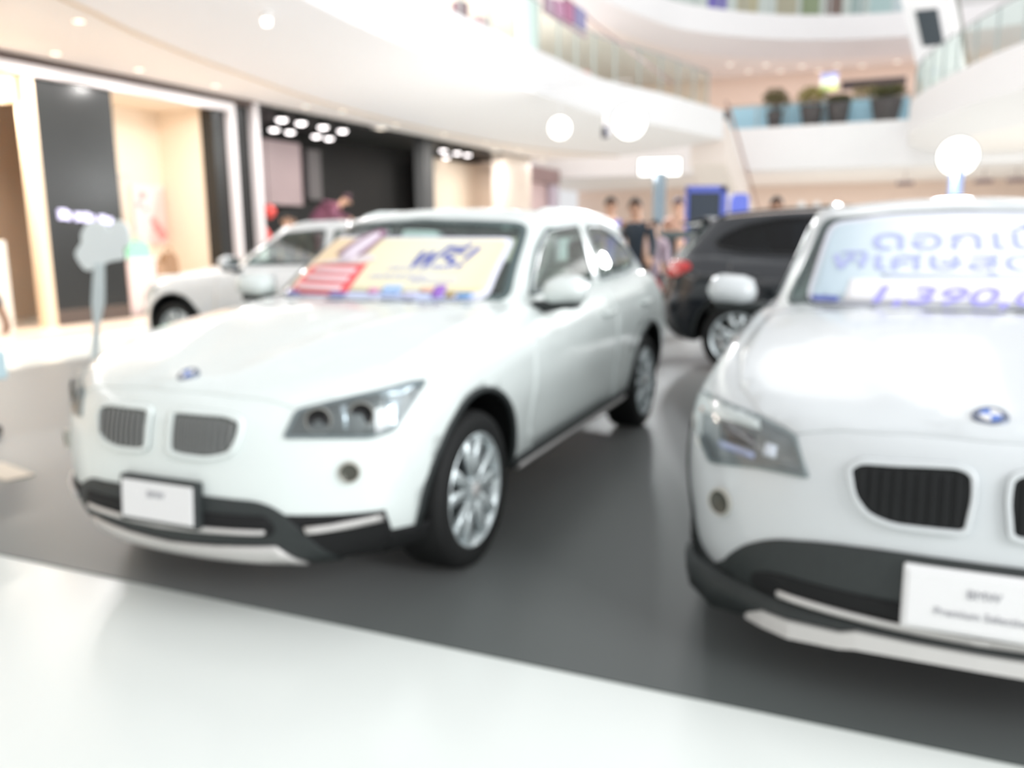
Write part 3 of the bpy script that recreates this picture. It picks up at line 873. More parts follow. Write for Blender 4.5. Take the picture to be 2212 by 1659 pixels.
# far side: straight
F2 = [(34.6, v) for v in (-16, -6, 0, 6, 14)]; G2 = [(36.0, v) for v in (-16, -6, 0, 6, 14)]
slab(('ceiling_far', 'trim_2', 'wall_balcony_far'), F2, G2, lambda p: (46.5, p[1]), 3.62, 3.66, 5.26)
# right side
P2R = catmull([(36, .75), (31, .6), (28.5, .75), (24.5, 1.6), (21.5, 2.6), (18.5, 4.3), (16, 6.5), (14, 10)], 6)
Q2R = catmull([(36, 2.0), (31, 1.9), (28.6, 2.0), (26.2, 3.1), (23.5, 4.6), (21, 6.4), (19, 9), (18, 12)], 6)
slab(('ceiling_right', 'trim_3', 'wall_balcony_right'), P2R, Q2R, lambda p: (max(p[0], 36), 14), 3.97, 4.3, 5.26)
# third floor, all round the far end
P3F = catmull([(6, -10.5), (16, -10.3), (24, -9.7), (28, -8.7), (30.9, -8.0), (33.5, -7.0), (36.6, -3.9), (38.1, .4), (37.5, 5), (33, 9)], 6)
Q3F = catmull([(6, -12), (16, -11.8), (23, -10.6), (27, -9.6), (31.5, -8.9), (35.4, -7.4), (38.6, -4.2), (40.0, .4), (39.5, 6), (35, 11)], 6)
slab(('ceiling_third_floor', 'trim_4', 'wall_balcony_upper'), P3F, Q3F, lambda p: (min(47, p[0]+9), -13.9) if p[1] < -7 else ((47, p[1]-2) if p[1] < 3 else (47, p[1]+4)), 8.4, 8.8, 9.72)

# shop walls of the ground floor
bm = bmesh.new(); gbox(bm, -10, 34.5, -14.2, -13.9, 0, 4.2); struct('wall_left', bm, M_BEIGE)
bm = bmesh.new(); gbox(bm, 46.5, 46.9, -16, 14, 0, 3.62); struct('wall_far', bm, M_PEACH)
bm = bmesh.new(); gbox(bm, -10, 47, -14.3, -13.9, 5.26, 9.8); struct('wall_left_upper', bm, mat('upper shop wall', (.95, .90, .86), .6))
bm = bmesh.new(); gbox(bm, 42.0, 42.4, -14, 14, 5.26, 8.4); struct('wall_far_upper', bm, M_PEACH)
bm = bmesh.new(); gbox(bm, 46.9, 47.2, -14, 14, 9.72, 14); struct('wall_far_top', bm, M_WALLW)
bm = bmesh.new(); gbox(bm, 14, 36, 14, 14.3, 0, 9.8); struct('wall_right', bm, M_CREAM)
bm = bmesh.new(); gbox(bm, -10, 13.9, -11.9, -10.35, 0.0005, .05); struct('trim_5', bm, mat('threshold stone', (.95, .86, .78), .35, noise=.06, scale=2))

# -- shopfront portal with black glass, drape and display alcove
t = empty('shop_portal', uv(10.9, -11.5, 0), 0, 'pale portal frame of the shopfront with black glass panels', 'shopfront')
def tpart(name, bm, m, parent, smooth=False):
    o = obj(name, bm, m, None, smooth)
    o.parent = parent; o.matrix_parent_inverse = parent_inv(parent)
    return o
def parent_inv(p):
    M = Matrix.Identity(4); q = p
    while q is not None:
        M = Matrix.LocRotScale(q.location, q.rotation_euler, q.scale) @ M; q = q.parent
    return M.inverted()
bm = bmesh.new(); gbox(bm, 2, 13.12, -11.56, -11.36, 3.70, 3.84); gbox(bm, 13.0, 13.12, -11.56, -11.36, .05, 3.70)
tpart('portal_frame', bm, M_STRIP, t)
bm = bmesh.new(); gbox(bm, 13.66, 13.79, -11.56, -11.36, .0, 3.92); tpart('light_strip', bm, M_STRIP, t)
bm = bmesh.new(); gbox(bm, 2, 13.8, -11.62, -11.40, 3.845, 3.965); tpart('bulkhead', bm, mat('dark brown bulkhead', (.33, .27, .25), .6), t)
bm = bmesh.new(); gbox(bm, 8.98, 10.40, -11.62, -11.5, .28, 3.72); tpart('glass_panel', bm, M_BLKGL, t)
bm = bmesh.new(); gbox(bm, 12.66, 13.0, -11.8, -11.5, .05, 3.72); tpart('glass_panel', bm, M_BLKGL, t)
bm = bmesh.new(); gbox(bm, 13.12, 13.66, -11.8, -11.52, .05, 3.95); tpart('glass_panel', bm, M_BLKGL, t)
bm = bmesh.new(); gbox(bm, 8.98, 10.40, -11.7, -11.5, .05, .28); tpart('panel_base', bm, mat('brown base', (.36, .31, .28), .5), t)
bm = bmesh.new(); gbox(bm, 8.80, 8.98, -11.62, -11.45, .05, 3.72); tpart('pillar', bm, M_BEIGE if False else mat('cream pillar', (.98, .88, .76), .5), t)
# sign on the black glass: unreadable pale lettering
sg = empty('wall_sign', uv(9.55, -11.46, 1.70), 0, 'glowing lavender white lettering on the black glass panel', 'sign')
for k, (w_, h_) in enumerate([(.13, .17), (.05, .15), (.10, .15), (.10, .16), (.04, .14), (.11, .15), (.09, .13)]):
    u_ = 9.20 + k*.145; bm = bmesh.new()
    gbox(bm, u_, u_+w_, -11.49, -11.45, 1.64-.012*k+.02, 1.64-.012*k+h_)
    tpart('sign_letter', bm, mat('lavender sign', (.88, .86, 1.0), .4, emit=.9), sg)
# alcove
bm = bmesh.new()
gface(bm, [(10.40, -11.6, .05), (10.40, -12.9, .05), (10.40, -12.9, 3.72), (10.40, -11.6, 3.72)])
gface(bm, [(10.40, -12.9, .05), (12.70, -12.9, .05), (12.70, -12.9, 3.72), (10.40, -12.9, 3.72)])
gface(bm, [(12.70, -12.9, .05), (12.70, -11.6, .05), (12.70, -11.6, 3.72), (12.70, -12.9, 3.72)])
gface(bm, [(10.40, -11.6, 3.72), (10.40, -12.9, 3.72), (12.70, -12.9, 3.72), (12.70, -11.6, 3.72)])
gface(bm, [(10.40, -11.6, .05), (12.70, -11.6, .05), (12.70, -12.9, .05), (10.40, -12.9, .05)])
o = obj('display_alcove', bm, mat('alcove cream', (.965, .90, .82), .6), recalc=False); tag(o, 'cream lit display alcove between two black glass panels', 'shop window')
area_light('alcove lamp', uv(11.6, -12.0, 3.6), .8, 1.6, (1, .93, .82), (0, 0, GRID_ROT))
bm = bmesh.new(); gbox(bm, 11.9, 12.66, -12.87, -12.84, 1.25, 2.35)
po = obj('poster', bm, mat('poster paper', (.93, .88, .88), .5)); tag(po, 'pink and grey poster on the cream alcove wall', 'poster')
bm = bmesh.new(); prism(bm, [(.30, -.50), (.74, -.50), (.74, .48), (.64, .48), (.45, .05)], 0, .012, Matrix.Translation(uv(11.9, -12.838, 1.80)) @ GR @ Matrix(((1, 0, 0, 0), (0, 0, -1, 0), (0, 1, 0, 0), (0, 0, 0, 1))))
tpart('printed_panel', bm, mat('poster pink', (.98, .80, .78), .5), po)
bm = bmesh.new()
for (a, b, r) in ((.52, -.25, .10), (.62, -.38, .10), (.44, -.12, .07)):
    lathe(bm, [(0, .016), (r, .016), (r, 0)], 14, 'Z', Matrix.Translation(uv(11.9, -12.834, 1.80)) @ GR @ Matrix(((1, 0, 0, a), (0, 0, -1, 0), (0, 1, 0, b), (0, 0, 0, 1))))
tpart('printed_motif', bm, mat('poster rose', (.87, .58, .57), .5), po)
bm = bmesh.new()
for (a, b, r) in ((.22, .35, .07), (.12, .18, .05), (.28, .10, .04)):
    lathe(bm, [(0, .016), (r, .016), (r, 0)], 12, 'Z', Matrix.Translation(uv(11.9, -12.834, 1.80)) @ GR @ Matrix(((1, 0, 0, a), (0, 0, -1, 0), (0, 1, 0, b), (0, 0, 0, 1))))
tpart('printed_motif', bm, mat('poster grey', (.70, .64, .64), .5), po)
for k, (u_, c) in enumerate(((10.66, (.72, .72, .70)), (10.84, (.80, .72, .66)), (11.02, (.86, .80, .74)))):
    bm = bmesh.new()
    for j in range(5): tube(bm, [uv(u_+.02*j, -12.2, 2.42), uv(u_+.02*j+.01, -12.2+.01*j, 1.72-.06*((j*k) % 3))], .014, 6)
    o = obj('hanging_scarf', bm, mat('scarf %d' % k, c, .8)); tag(o, ['grey scarf hanging at the left end of the alcove rail', 'tan scarf hanging in the middle of the alcove rail', 'pale scarf hanging at the right end of the alcove rail'][k], 'scarf', 'scarves on the alcove rail')
bm = bmesh.new(); tube(bm, [uv(10.42, -12.2, 2.44), uv(11.3, -12.2, 2.44)], .012, 8); tube(bm, [uv(11.3, -12.2, 2.44), uv(11.3, -12.9, 2.44)], .012, 8)
tag(obj('garment_rail', bm, M_STEEL), 'thin rail holding the scarves in the alcove', 'rail')
def plinth(u, v, w, d, h, label, m, g='alcove plinths'):
    bm = bmesh.new(); gbox(bm, u-w/2, u+w/2, v-d/2, v+d/2, .05, h-.03, bev=.01)
    r = empty('display_plinth', uv(u, v, .05), 0, label, 'plinth', g)
    tpart('plinth_body', bm, m, r)
    bm = bmesh.new(); gbox(bm, u-w/2-.02, u+w/2+.02, v-d/2-.02, v+d/2+.02, h-.03, h, bev=.006); tpart('plinth_top', bm, M_WALLW, r)
plinth(10.95, -11.95, .62, .42, 1.02, 'pale pink plinth carrying the green handbag', mat('plinth pink', (.96, .87, .85), .5))
plinth(11.62, -11.95, .60, .42, .70, 'low cream plinth carrying the brown handbags', mat('plinth cream', (.97, .90, .84), .5))
def handbag(u, v, z, w, h, label, m):
    r = empty('handbag', uv(u, v, z), 0, label, 'handbag', 'handbags in the alcove')
    bm = bmesh.new()
    prism(bm, round_poly([(-w/2, 0), (w/2, 0), (w*.40, h*.8), (w*.15, h), (-w*.15, h), (-w*.40, h*.8)], .05), -.07, .07, Matrix.Translation(uv(u, v, z)) @ GR @ Matrix(((1, 0, 0, 0), (0, 0, -1, 0), (0, 1, 0, 0), (0, 0, 0, 1))))
    tpart('bag_body', bm, m, r)
    bm = bmesh.new(); tube(bm, [uv(u+w*.25*math.cos(a), v, z+h*.9+h*.35*math.sin(a)) for a in [math.pi*i/8 for i in range(9)]], .012, 8)
    tpart('handle', bm, m, r, True)
handbag(11.0, -11.9, 1.02, .56, .30, 'mint green handbag on the pink plinth', mat('mint leather', (.62, .87, .74), .45))
handbag(11.72, -11.9, .70, .36, .40, 'larger brown handbag on the low cream plinth', mat('brown leather', (.62, .48, .36), .5))
handbag(11.42, -11.85, .70, .20, .22, 'small brown handbag left of the larger brown one', mat('tan leather', (.70, .56, .44), .5))
# drape at the left edge
bm = bmesh.new(); n = 60
area_light('drape fill', uv(7.7, -11.72, 3.28), 2.0, 110, (1, .93, .82), (R(-18), 0, GRID_ROT), .12)  # unseen fill added to brighten the drape
A = [(6.2+2.5*i/n, -12.15+.07*math.sin(i*1.25), .10) for i in range(n+1)]; B = [(a, b+.03*math.sin(i*.7), 3.29) for i, (a, b, _) in enumerate(A)]
band(bm, A, B); bmesh.ops.solidify(bm, geom=bm.faces[:], thickness=.02)
tag(obj('drape', bm, M_WOOD, None, True), 'tall brown folded drape hung at the left shop window', 'drape')
bm = bmesh.new(); gbox(bm, 6.0, 8.74, -12.3, -11.5, 3.30, 3.69); tag(obj('pelmet', bm, mat('pelmet gold', (.98, .86, .68), .5)), 'golden lit box above the brown drape', 'pelmet')
bm = bmesh.new(); gbox(bm, 5.0, 8.03, -11.45, -11.1, .05, 1.35, bev=.02); tag(obj('counter', bm, mat('counter white', (.97, .93, .88), .5)), 'cream white block in front of the brown drape', 'counter')

# -- dark shop
bm = bmesh.new()
gface(bm, [(13.8, -13.85, 0), (24.6, -13.85, 0), (24.6, -13.85, 4.3), (13.8, -13.85, 4.3)])
gface(bm, [(13.8, -11.5, 3.90), (28.35, -11.5, 3.90), (28.35, -13.85, 3.90), (13.8, -13.85, 3.90)])
gface(bm, [(13.8, -11.5, 3.90), (28.35, -11.5, 3.90), (28.35, -11.5, 3.968), (13.8, -11.5, 3.968)])
gface(bm, [(13.8, -11.55, 0), (13.8, -13.85, 0), (13.8, -13.85, 4.3), (13.8, -11.55, 4.3)])
struct('wall_dark_shop', bm, mat('dark shop wall', (.08, .078, .078), .6, noise=.1, scale=1.2))
bm = bmesh.new(); gbox(bm, 16.1, 17.95, -13.75, -13.55, 2.12, 3.64)
w = empty('shop_screen', uv(17, -13.6, 2.1), 0, 'greyish mauve screen on the dark shop wall', 'screen')
tpart('screen_panel', bm, mat('mauve screen', (.68, .60, .60), .4, noise=.15, scale=1.0, emit=.18), w)
bm = bmesh.new(); gbox(bm, 18.3, 18.85, -13.75, -13.6, 2.3, 3.55); tag(obj('shop_screen', bm, mat('grey screen', (.42, .40, .40), .4)), 'narrow grey screen right of the mauve screen', 'screen')
for k, (u_, v_) in enumerate([(16.25, -12.97), (16.8, -12.95), (17.8, -12.93), (18.35, -12.95), (14.95, -11.72), (15.6, -11.72), (16.4, -11.72), (17.2, -11.75), (22.6, -11.95), (24.6, -12.9), (23.5, -11.95), (24.2, -11.95)]):
    zc = 3.93
    r = empty('shop_spotlight', uv(u_, v_, zc), 0, 'small round spotlight in the dark shop ceiling', 'spotlight', 'spotlights in the dark shop ceiling')
    bm = bmesh.new(); lathe(bm, [(.0, -.02), (.11, -.02), (.13, -.03), (.13, -.15), (.11, -.15)], 16, 'Z', Matrix.Translation(uv(u_, v_, zc))); tpart('lamp_housing', bm, M_BLACK, r, True)
    bm = bmesh.new(); lathe(bm, [(0, -.20), (.08, -.19), (.115, -.15), (.108, -.13), (0, -.13)], 16, 'Z', Matrix.Translation(uv(u_, v_, zc))); tpart('lamp_lens', bm, M_SPOTL, r, True)
bm = bmesh.new(); gbox(bm, 20.8, 21.35, -11.9, -11.6, 0, 3.88); tag(obj('shop_pier', bm, mat('dark grey pier', (.34, .34, .34), .6)), 'dark grey pier at the right end of the dark shop', 'pier')
bm = bmesh.new(); gbox(bm, 23.6, 29.4, -13.2, -13.0, 0, 3.70); tag(obj('shop_partition', bm, mat('beige partition', (.95, .88, .80), .6)), 'plain beige partition wall right of the dark shop', 'partition')
bm = bmesh.new(); gbox(bm, 25.9, 28.3, -11.9, -11.5, 0, 3.95); tag(obj('column', bm, mat('cream column', (.98, .92, .87), .5)), 'broad cream column on the ground floor shopfront', 'column')
bm = bmesh.new(); gbox(bm, 28.4, 34.0, -13.0, -12.8, 0, 3.34); pk = obj('shop_window', bm, mat('pink shop window', (.95, .84, .84), .5, noise=.06, scale=1.0)); tag(pk, 'pale pink shop window right of the cream column', 'shop window')
bm = bmesh.new(); gbox(bm, 28.4, 34.3, -12.85, -12.6, 3.35, 3.95); tag(obj('shop_fascia', bm, mat('mauve fascia', (.66, .55, .55), .5)), 'mauve fascia board above the pink shop window', 'fascia')
bm = bmesh.new(); gbox(bm, 33.2, 33.9, -12.7, -12.5, 0, 3.3); tag(obj('shop_banner', bm, mat('lilac banner', (.84, .80, .86), .5)), 'lilac vertical banner at the right of the pink shop', 'banner')
for k, (u_, z0, z1, lb) in enumerate(((14.35, 1.72, 2.02, 'small red paper lantern hanging higher by the dark shop'), (14.15, 1.12, 1.58, 'larger red paper lantern hanging lower by the dark shop'))):
    r = empty('paper_lantern', uv(u_, -11.7, z0), 0, lb, 'lantern', 'red lanterns by the dark shop')
    bm = bmesh.new(); zc = (z0+z1)/2; hh = (z1-z0)/2
    lathe(bm, [(.02+.12*math.sin(math.pi*i/10), zc-hh+2*hh*i/10) for i in range(11)], 18, 'Z', Matrix.Translation(uv(u_, -11.7, 0))); tpart('lantern_shade', bm, mat('red paper', (.93, .33, .30), .6), r, True)
    bm = bmesh.new(); tube(bm, [uv(u_, -11.7, z1), uv(u_, -11.7, 3.97)], .006, 6); tpart('cord', bm, M_BLACK, r)

bm = bmesh.new(); gbox(bm, 14.4, 19.6, -13.5, -11.75, 0, .595, bev=.02); tag(obj('shop_stage', bm, M_BLACK), 'low black display stage inside the dark shop', 'stage')

# -- recessed lights in the cream soffit
k = 0
for (u_, v_) in [(7.84, -9.09), (9.0, -10.95), (10.4, -10.85), (12.06, -10.84), (14.77, -10.96), (18.2, -11.35), (15.67, -10.68), (25.0, -11.38), (28.9, -11.3), (18.2, -10.9), (20.5, -10.8), (23.1, -10.8), (25.6, -10.8)]:
    big = k in (5, 7, 8); s = 1.9 if big else .75
    r = empty('ceiling_downlight', uv(u_, v_, 3.97), 0, ('large bright round downlight at the shop edge of the cream soffit' if big else 'small recessed downlight in the cream soffit'), 'ceiling light', 'large downlights' if big else 'small soffit downlights')
    bm = bmesh.new(); lathe(bm, [(.085*s, -.004), (.11*s, -.004), (.115*s, -.0), (.115*s, -.012*s*s), (.085*s, -.018*s*s)], 20, 'Z', Matrix.Translation(uv(u_, v_, 3.97))); tpart('trim_ring', bm, M_WALLW, r, True)
    bm = bmesh.new()
    lathe(bm, [(0, -.05*(s-1)-.012), (.05*s, -.045*(s-1)-.012), (.085*s, -.008), (0, -.006)], 20, 'Z', Matrix.Translation(uv(u_, v_, 3.97))); tpart('lamp_lens', bm, M_LAMPW, r, True)
    l = bpy.data.lights.new('downlight', 'AREA'); l.shape = 'DISK'; l.size = .2; l.energy = 26 if not big else 40; l.color = (1, .97, .94)
    lo_ = bpy.data.objects.new('downlight', l); COL.objects.link(lo_); lo_.location = uv(u_, v_, 3.80)
    k += 1
# ---------------------------------------------------------------- balustrades, upper floor, far balcony
def balustrade(name, label, P, z0, hgt, step, pane, rail=M_STEEL, group=None):
    r = empty(name, uv(*P[0][:2], z0), 0, label, 'balustrade', group)
    # resample by length
    pts = [Vector((p[0], p[1])) for p in P]; out = [pts[0]]; acc = 0
    for a, b in zip(pts, pts[1:]):
        L = (b-a).length; d = step-acc
        while d <= L: out.append(a.lerp(b, d/L)); d += step
        acc = (acc+L) % step
    for a, b in zip(out, out[1:]):
        bm = bmesh.new(); d = (b-a).normalized(); nn = Vector((-d.y, d.x))*.006; a2, b2 = a.lerp(b, .02), a.lerp(b, .98)
        lo = [bm.verts.new(uv(p.x, p.y, z0+.03)) for p in (a2-nn, b2-nn, b2+nn, a2+nn)]; hi = [bm.verts.new(uv(p.x, p.y, z0+hgt-.05)) for p in (a2-nn, b2-nn, b2+nn, a2+nn)]
        for i in range(4): bm.faces.new((lo[i], lo[(i+1) % 4], hi[(i+1) % 4], hi[i]))
        bm.faces.new(lo[::-1]); bm.faces.new(hi)
        tpart('glass_panel', bm, pane, r)
    for p in out:
        bm = bmesh.new(); box(bm, uv(p.x, p.y, z0+hgt/2), (.035, .05, hgt), GR); tpart('post', bm, rail, r)
    bm = bmesh.new(); tube(bm, [uv(p.x, p.y, z0+hgt) for p in out], .028, 8); tpart('handrail', bm, rail, r, True)
    return r
ins = lambda P, d: [(p[0], p[1]-d) for p in P]
balustrade('balustrade', 'clear glass balustrade along the curved left balcony', [p for p in ins(P2, .15) if 7 < p[0] < 29.4], 5.26, 1.08, 1.15, M_PANE)
balustrade('balustrade', 'clear glass balustrade along the curved right balcony', [(p[0]+.1, p[1]+.15) for p in P2R if p[0] < 34.6], 5.26, 1.08, 1.2, mat('pale pane', (.90, .90, .84), .2) if False else M_PANE)
balustrade('balustrade', 'clear glass balustrade on the top floor gallery', [(p[0]+.15, p[1]-.1) for p in P3F if p[1] > -9.5 and p[1] < 1.2], 9.72, 1.08, 1.2, M_PANE)
M_BLUEP = mat('blue pane', (.70, .87, .94), .25, noise=.06, scale=.8)
balustrade('balustrade', 'sky blue panelled balustrade on the far balcony behind the planters', [(35.68, -5.9+.1*i) for i in range(70)], 5.26, .98, 1.1, M_BLUEP, M_STEEL)
# end post of the left balcony
bm = bmesh.new(); gbox(bm, 34.62, 34.85, -6.05, -5.75, 5.26, 6.0); tag(obj('balustrade_post', bm, mat('dark post', (.28, .28, .29), .6)), 'dark end post left of the blue balustrade', 'post')

# planters
def planter(v, w, h, hp, wp, label, leaf, seed):
    rr = random.Random(seed)
    u = 35.05
    r = empty('potted_plant', uv(u, v, 5.26), 0, label, 'plant', 'planters on the far balcony')
    bm = bmesh.new(); lathe(bm, [(0, 0), (w*.36, 0), (w*.5, h*.94), (w*.52, h), (w*.46, h), (w*.44, h*.9), (0, h*.9)], 28, 'Z', Matrix.Translation(uv(u, v, 5.262)))
    tpart('pot', bm, mat('charcoal pot', (.36, .345, .345), .7, noise=.2, scale=4), r, True)
    bm = bmesh.new()
    for i in range(14):
        a = rr.uniform(0, 6.28); e = rr.uniform(.35, 1.25); L = hp*rr.uniform(.6, 1)
        p0 = uv(u, v, 5.26+h*.9); d = Vector((math.cos(a)*math.cos(e)*wp/hp, math.sin(a)*math.cos(e)*wp/hp, math.sin(e)))
        tube(bm, [p0, p0+d*L*.6, p0+d*L], [.014, .010, .005], 5)
    st = bm
    tpart('stems', st, mat('stem brown', (.36, .28, .18), .8), r)
    bm = bmesh.new()
    for i in range(520):
        a = rr.uniform(0, 6.28); e = math.asin(rr.uniform(-.25, 1)); q = rr.uniform(.45, 1.0)
        c = uv(u, v, 5.26+h+hp*.38) + Vector((math.cos(a)*math.cos(e)*wp*.55*q, math.sin(a)*math.cos(e)*wp*.55*q, math.sin(e)*hp*.52*q))
        l = rr.uniform(.10, .2); M = Matrix.Translation(c) @ Matrix.Rotation(rr.uniform(0, 6.28), 4, 'Z') @ Matrix.Rotation(rr.uniform(-1, 1), 4, 'X') @ Matrix.Rotation(rr.uniform(-1, 1), 4, 'Y')
        vs = [bm.verts.new(M @ Vector(p)) for p in ((-l/2, 0, 0), (0, -l*.22, .012), (l/2, 0, 0), (0, l*.22, .012))]
        bm.faces.new(vs)
    tpart('foliage', bm, leaf, r)
LEAF1 = mat('olive leaves', (.47, .44, .27), .6, noise=.35, scale=6); LEAF2 = mat('yellow green leaves', (.66, .62, .30), .6, noise=.3, scale=6); LEAF3 = mat('dark olive leaves', (.40, .41, .24), .6, noise=.35, scale=6)
planter(-4.05, .60, .62, 1.0, 1.0, 'round olive shrub in a charcoal pot, leftmost on the far balcony', LEAF1, 1)
planter(-2.70, .85, .70, .85, 1.1, 'yellow green shrub in a charcoal pot, second from left on the far balcony', LEAF2, 2)
planter(-1.75, .85, .78, .35, .8, 'low plant in a charcoal pot under the small lit sign', LEAF3, 3)
planter(-.10, 1.1, .80, .55, 1.3, 'wide olive shrub in the largest charcoal pot at the right', LEAF3, 4)
bm = bmesh.new()
for i in range(900):
    c = uv(36.0+rnd.uniform(-.15, .15), rnd.uniform(-1.3, .4), 5.95+rnd.uniform(0, .75)); l = rnd.uniform(.1, .2)
    M = Matrix.Translation(c) @ Matrix.Rotation(rnd.uniform(0, 6.28), 4, 'Z') @ Matrix.Rotation(rnd.uniform(-1, 1), 4, 'X')
    bm.faces.new([bm.verts.new(M @ Vector(p)) for p in ((-l/2, 0, 0), (0, -l*.22, .012), (l/2, 0, 0), (0, l*.22, .012))])
hg = empty('hedge_box', uv(36.0, -.45, 5.26), 0, 'long yellow green hedge behind the blue balustrade', 'hedge')
tpart('foliage', bm, LEAF2, hg)
bm = bmesh.new(); gbox(bm, 35.8, 36.2, -1.4, .5, 5.262, 5.98); tpart('trough', bm, mat('trough brown', (.45, .38, .30), .7), hg)
# little lit sign over the planters
r = empty('hanging_sign', uv(34.7, -2.1, 6.6), 0, 'small bright white yellow and green sign above the planters', 'sign')
for nm, z0, z1, c in (('sign_top', 6.92, 7.12, (.70, .72, .92)), ('sign_middle', 6.68, 6.92, (1, 1, 1)), ('sign_bottom', 6.50, 6.68, (.85, .93, .55))):
    bm = bmesh.new(); gbox(bm, 34.85, 34.93, -2.42, -1.82, z0, z1); tpart(nm, bm, mat(nm+' print', c, .5, emit=.5), r)
bm = bmesh.new(); tube(bm, [uv(34.80, -2.225, 5.26), uv(34.80, -2.225, 7.1)], .025, 8); tpart('pole', bm, M_STEEL, r)
bm = bmesh.new(); gbox(bm, 38.0, 38.3, -1.85, .55, 6.95, 7.28); tag(obj('shop_fascia', bm, mat('dark brown fascia', (.34, .29, .29), .6)), 'dark brown sign beam above the far balcony plants', 'fascia')
# shops behind the left balcony on the upper floor
for k, (u0, u1, z0, z1, m, lb) in enumerate([
    (8, 12.5, 5.3, 8.0, M_LIT, 'bright white upper shop window, nearest on the left gallery'),
    (13.2, 17.0, 5.3, 7.8, M_LIT, 'bright white upper shop window, second along the left gallery'),
    (17.4, 18.4, 5.3, 7.6, mat('plum display', (.62, .46, .50), .6), 'plum coloured display panel between upper shop windows'),
    (18.8, 22.2, 5.3, 7.6, mat('blush display', (.95, .82, .82), .5, emit=.2), 'blush pink upper shop window left of the upper column'),
    (24.8, 30.5, 5.3, 7.2, mat('ivory display', (.93, .90, .80), .5, emit=.2), 'ivory upper shop window right of the upper column'),
    (31.5, 40.0, 5.3, 7.2, mat('sand display', (.88, .84, .74), .5, emit=.1), 'sand coloured upper shop window farthest along the left gallery')]):
    r = empty('upper_shop_window', uv((u0+u1)/2, -13.85, z0), 0, lb, 'shop window', 'upper shop windows')
    bm = bmesh.new(); gbox(bm, u0, u1, -13.9, -13.8, z0, z1); tpart('window_display', bm, m, r)
    bm = bmesh.new()
    for u in (u0, u1): gbox(bm, u-.05, u+.05, -13.92, -13.72, z0, z1+.05)
    gbox(bm, u0, u1, -13.92, -13.72, z1, z1+.1); tpart('window_frame', bm, mat('pale frame', (.80, .79, .80), .4), r)
bm = bmesh.new(); lathe(bm, [(.32, 5.26), (.32, 8.4)], 28, 'Z', Matrix.Translation(uv(23.4, -9.6, 0))); tag(obj('column', bm, mat('mint white column', (.90, .94, .93), .4), None, True), 'round pale column standing on the left gallery', 'column')
for k, (u_, v_, z0, h_, w_, c, lb) in enumerate([(26.0, -8.8, 5.265, 1.0, .45, (.93, .62, .60), 'tall red display stand on the left gallery'), (24.9, -8.9, 5.265, .75, .28, (.92, .72, .72), 'short pink display stand left of the red one'),
                                            (18.6, -9.3, 5.265, 1.4, .30, (.60, .42, .48), 'dark rose display stand on the left gallery'), (19.4, -9.3, 5.265, 1.2, .6, (.93, .78, .80), 'wide pale pink display stand on the left gallery'),
                                            (31.0, -7.2, 5.265, .75, .5, (.46, .48, .36), 'olive bush box near the end of the left gallery'), (32.2, -7.0, 5.265, .9, .4, (.50, .52, .40), 'green bush box at the far end of the left gallery')]):
    r = empty('display_stand', uv(u_, v_, z0), 0, lb, 'display stand')
    bm = bmesh.new(); gbox(bm, u_-w_/2, u_+w_/2, v_-w_/2, v_+w_/2, z0+.08, z0+h_, bev=.03); tpart('stand_body', bm, mat('stand %d' % k, c, .6), r)
    bm = bmesh.new(); gbox(bm, u_-w_/2-.04, u_+w_/2+.04, v_-w_/2-.04, v_+w_/2+.04, z0, z0+.08); tpart('stand_base', bm, M_WALLW, r)
for (u_, v_) in [(25.6, -8.6), (27.4, -8.2), (28.6, -8.0), (29.6, -7.6)]:
    r = empty('table_lamp', uv(u_, v_, 5.26), 0, 'small lit globe lamp behind the left glass balustrade', 'lamp', 'globe lamps on the left gallery')
    bm = bmesh.new(); bmesh.ops.create_uvsphere(bm, u_segments=14, v_segments=8, radius=.16, matrix=Matrix.Translation(uv(u_, v_, 5.72))); tpart('globe', bm, mat('globe glow', (1, .98, .92), .4, emit=1.1), r, True)
    bm = bmesh.new(); tube(bm, [uv(u_, v_, 5.26), uv(u_, v_, 5.6)], .03, 8); tpart('stem', bm, M_STEEL, r)
# lights of the far soffits
for (u_, v_) in [(38.6, -6.4), (39.4, -5.0), (40.6, -5.9), (40.4, -3.6), (41.2, -4.6), (41.0, -2.2), (41.5, -1.2), (41.2, .2), (41.8, -3.0)]:
    bm = bmesh.new(); lathe(bm, [(0, -.03), (.10, -.025), (.13, 0), (0, 0)], 14, 'Z', Matrix.Translation(uv(u_, v_, 8.398)))
    tag(obj('ceiling_downlight', bm, M_FAINT, None, True), 'tiny round downlight in the far upper soffit', 'ceiling light', 'far soffit downlights')
# top gallery shops
for k, (u_, v_, w_, c) in enumerate([(40.5, -7.4, .8, (.55, .47, .80)), (41.5, -6.2, .9, (.85, .78, .66)), (42.5, -4.6, .9, (.80, .74, .66)), (43.0, -3.6, .8, (.66, .68, .56)), (43.2, -2.6, .7, (.58, .47, .45)), (43.4, -1.6, .6, (.72, .76, .76)), (43.4, .0, 2.2, (.80, .86, .87))]):
    bm = bmesh.new(); gbox(bm, u_, u_+.3, v_-w_/2, v_+w_/2, 9.725, 12.2)
    tag(obj('banner_stand', bm, mat('top panel %d' % k, c, .6)), ['violet', 'sand', 'tan', 'moss green', 'brown', 'grey', 'wide pale blue'][k] + ' upright banner stand on the top gallery', 'banner stand')

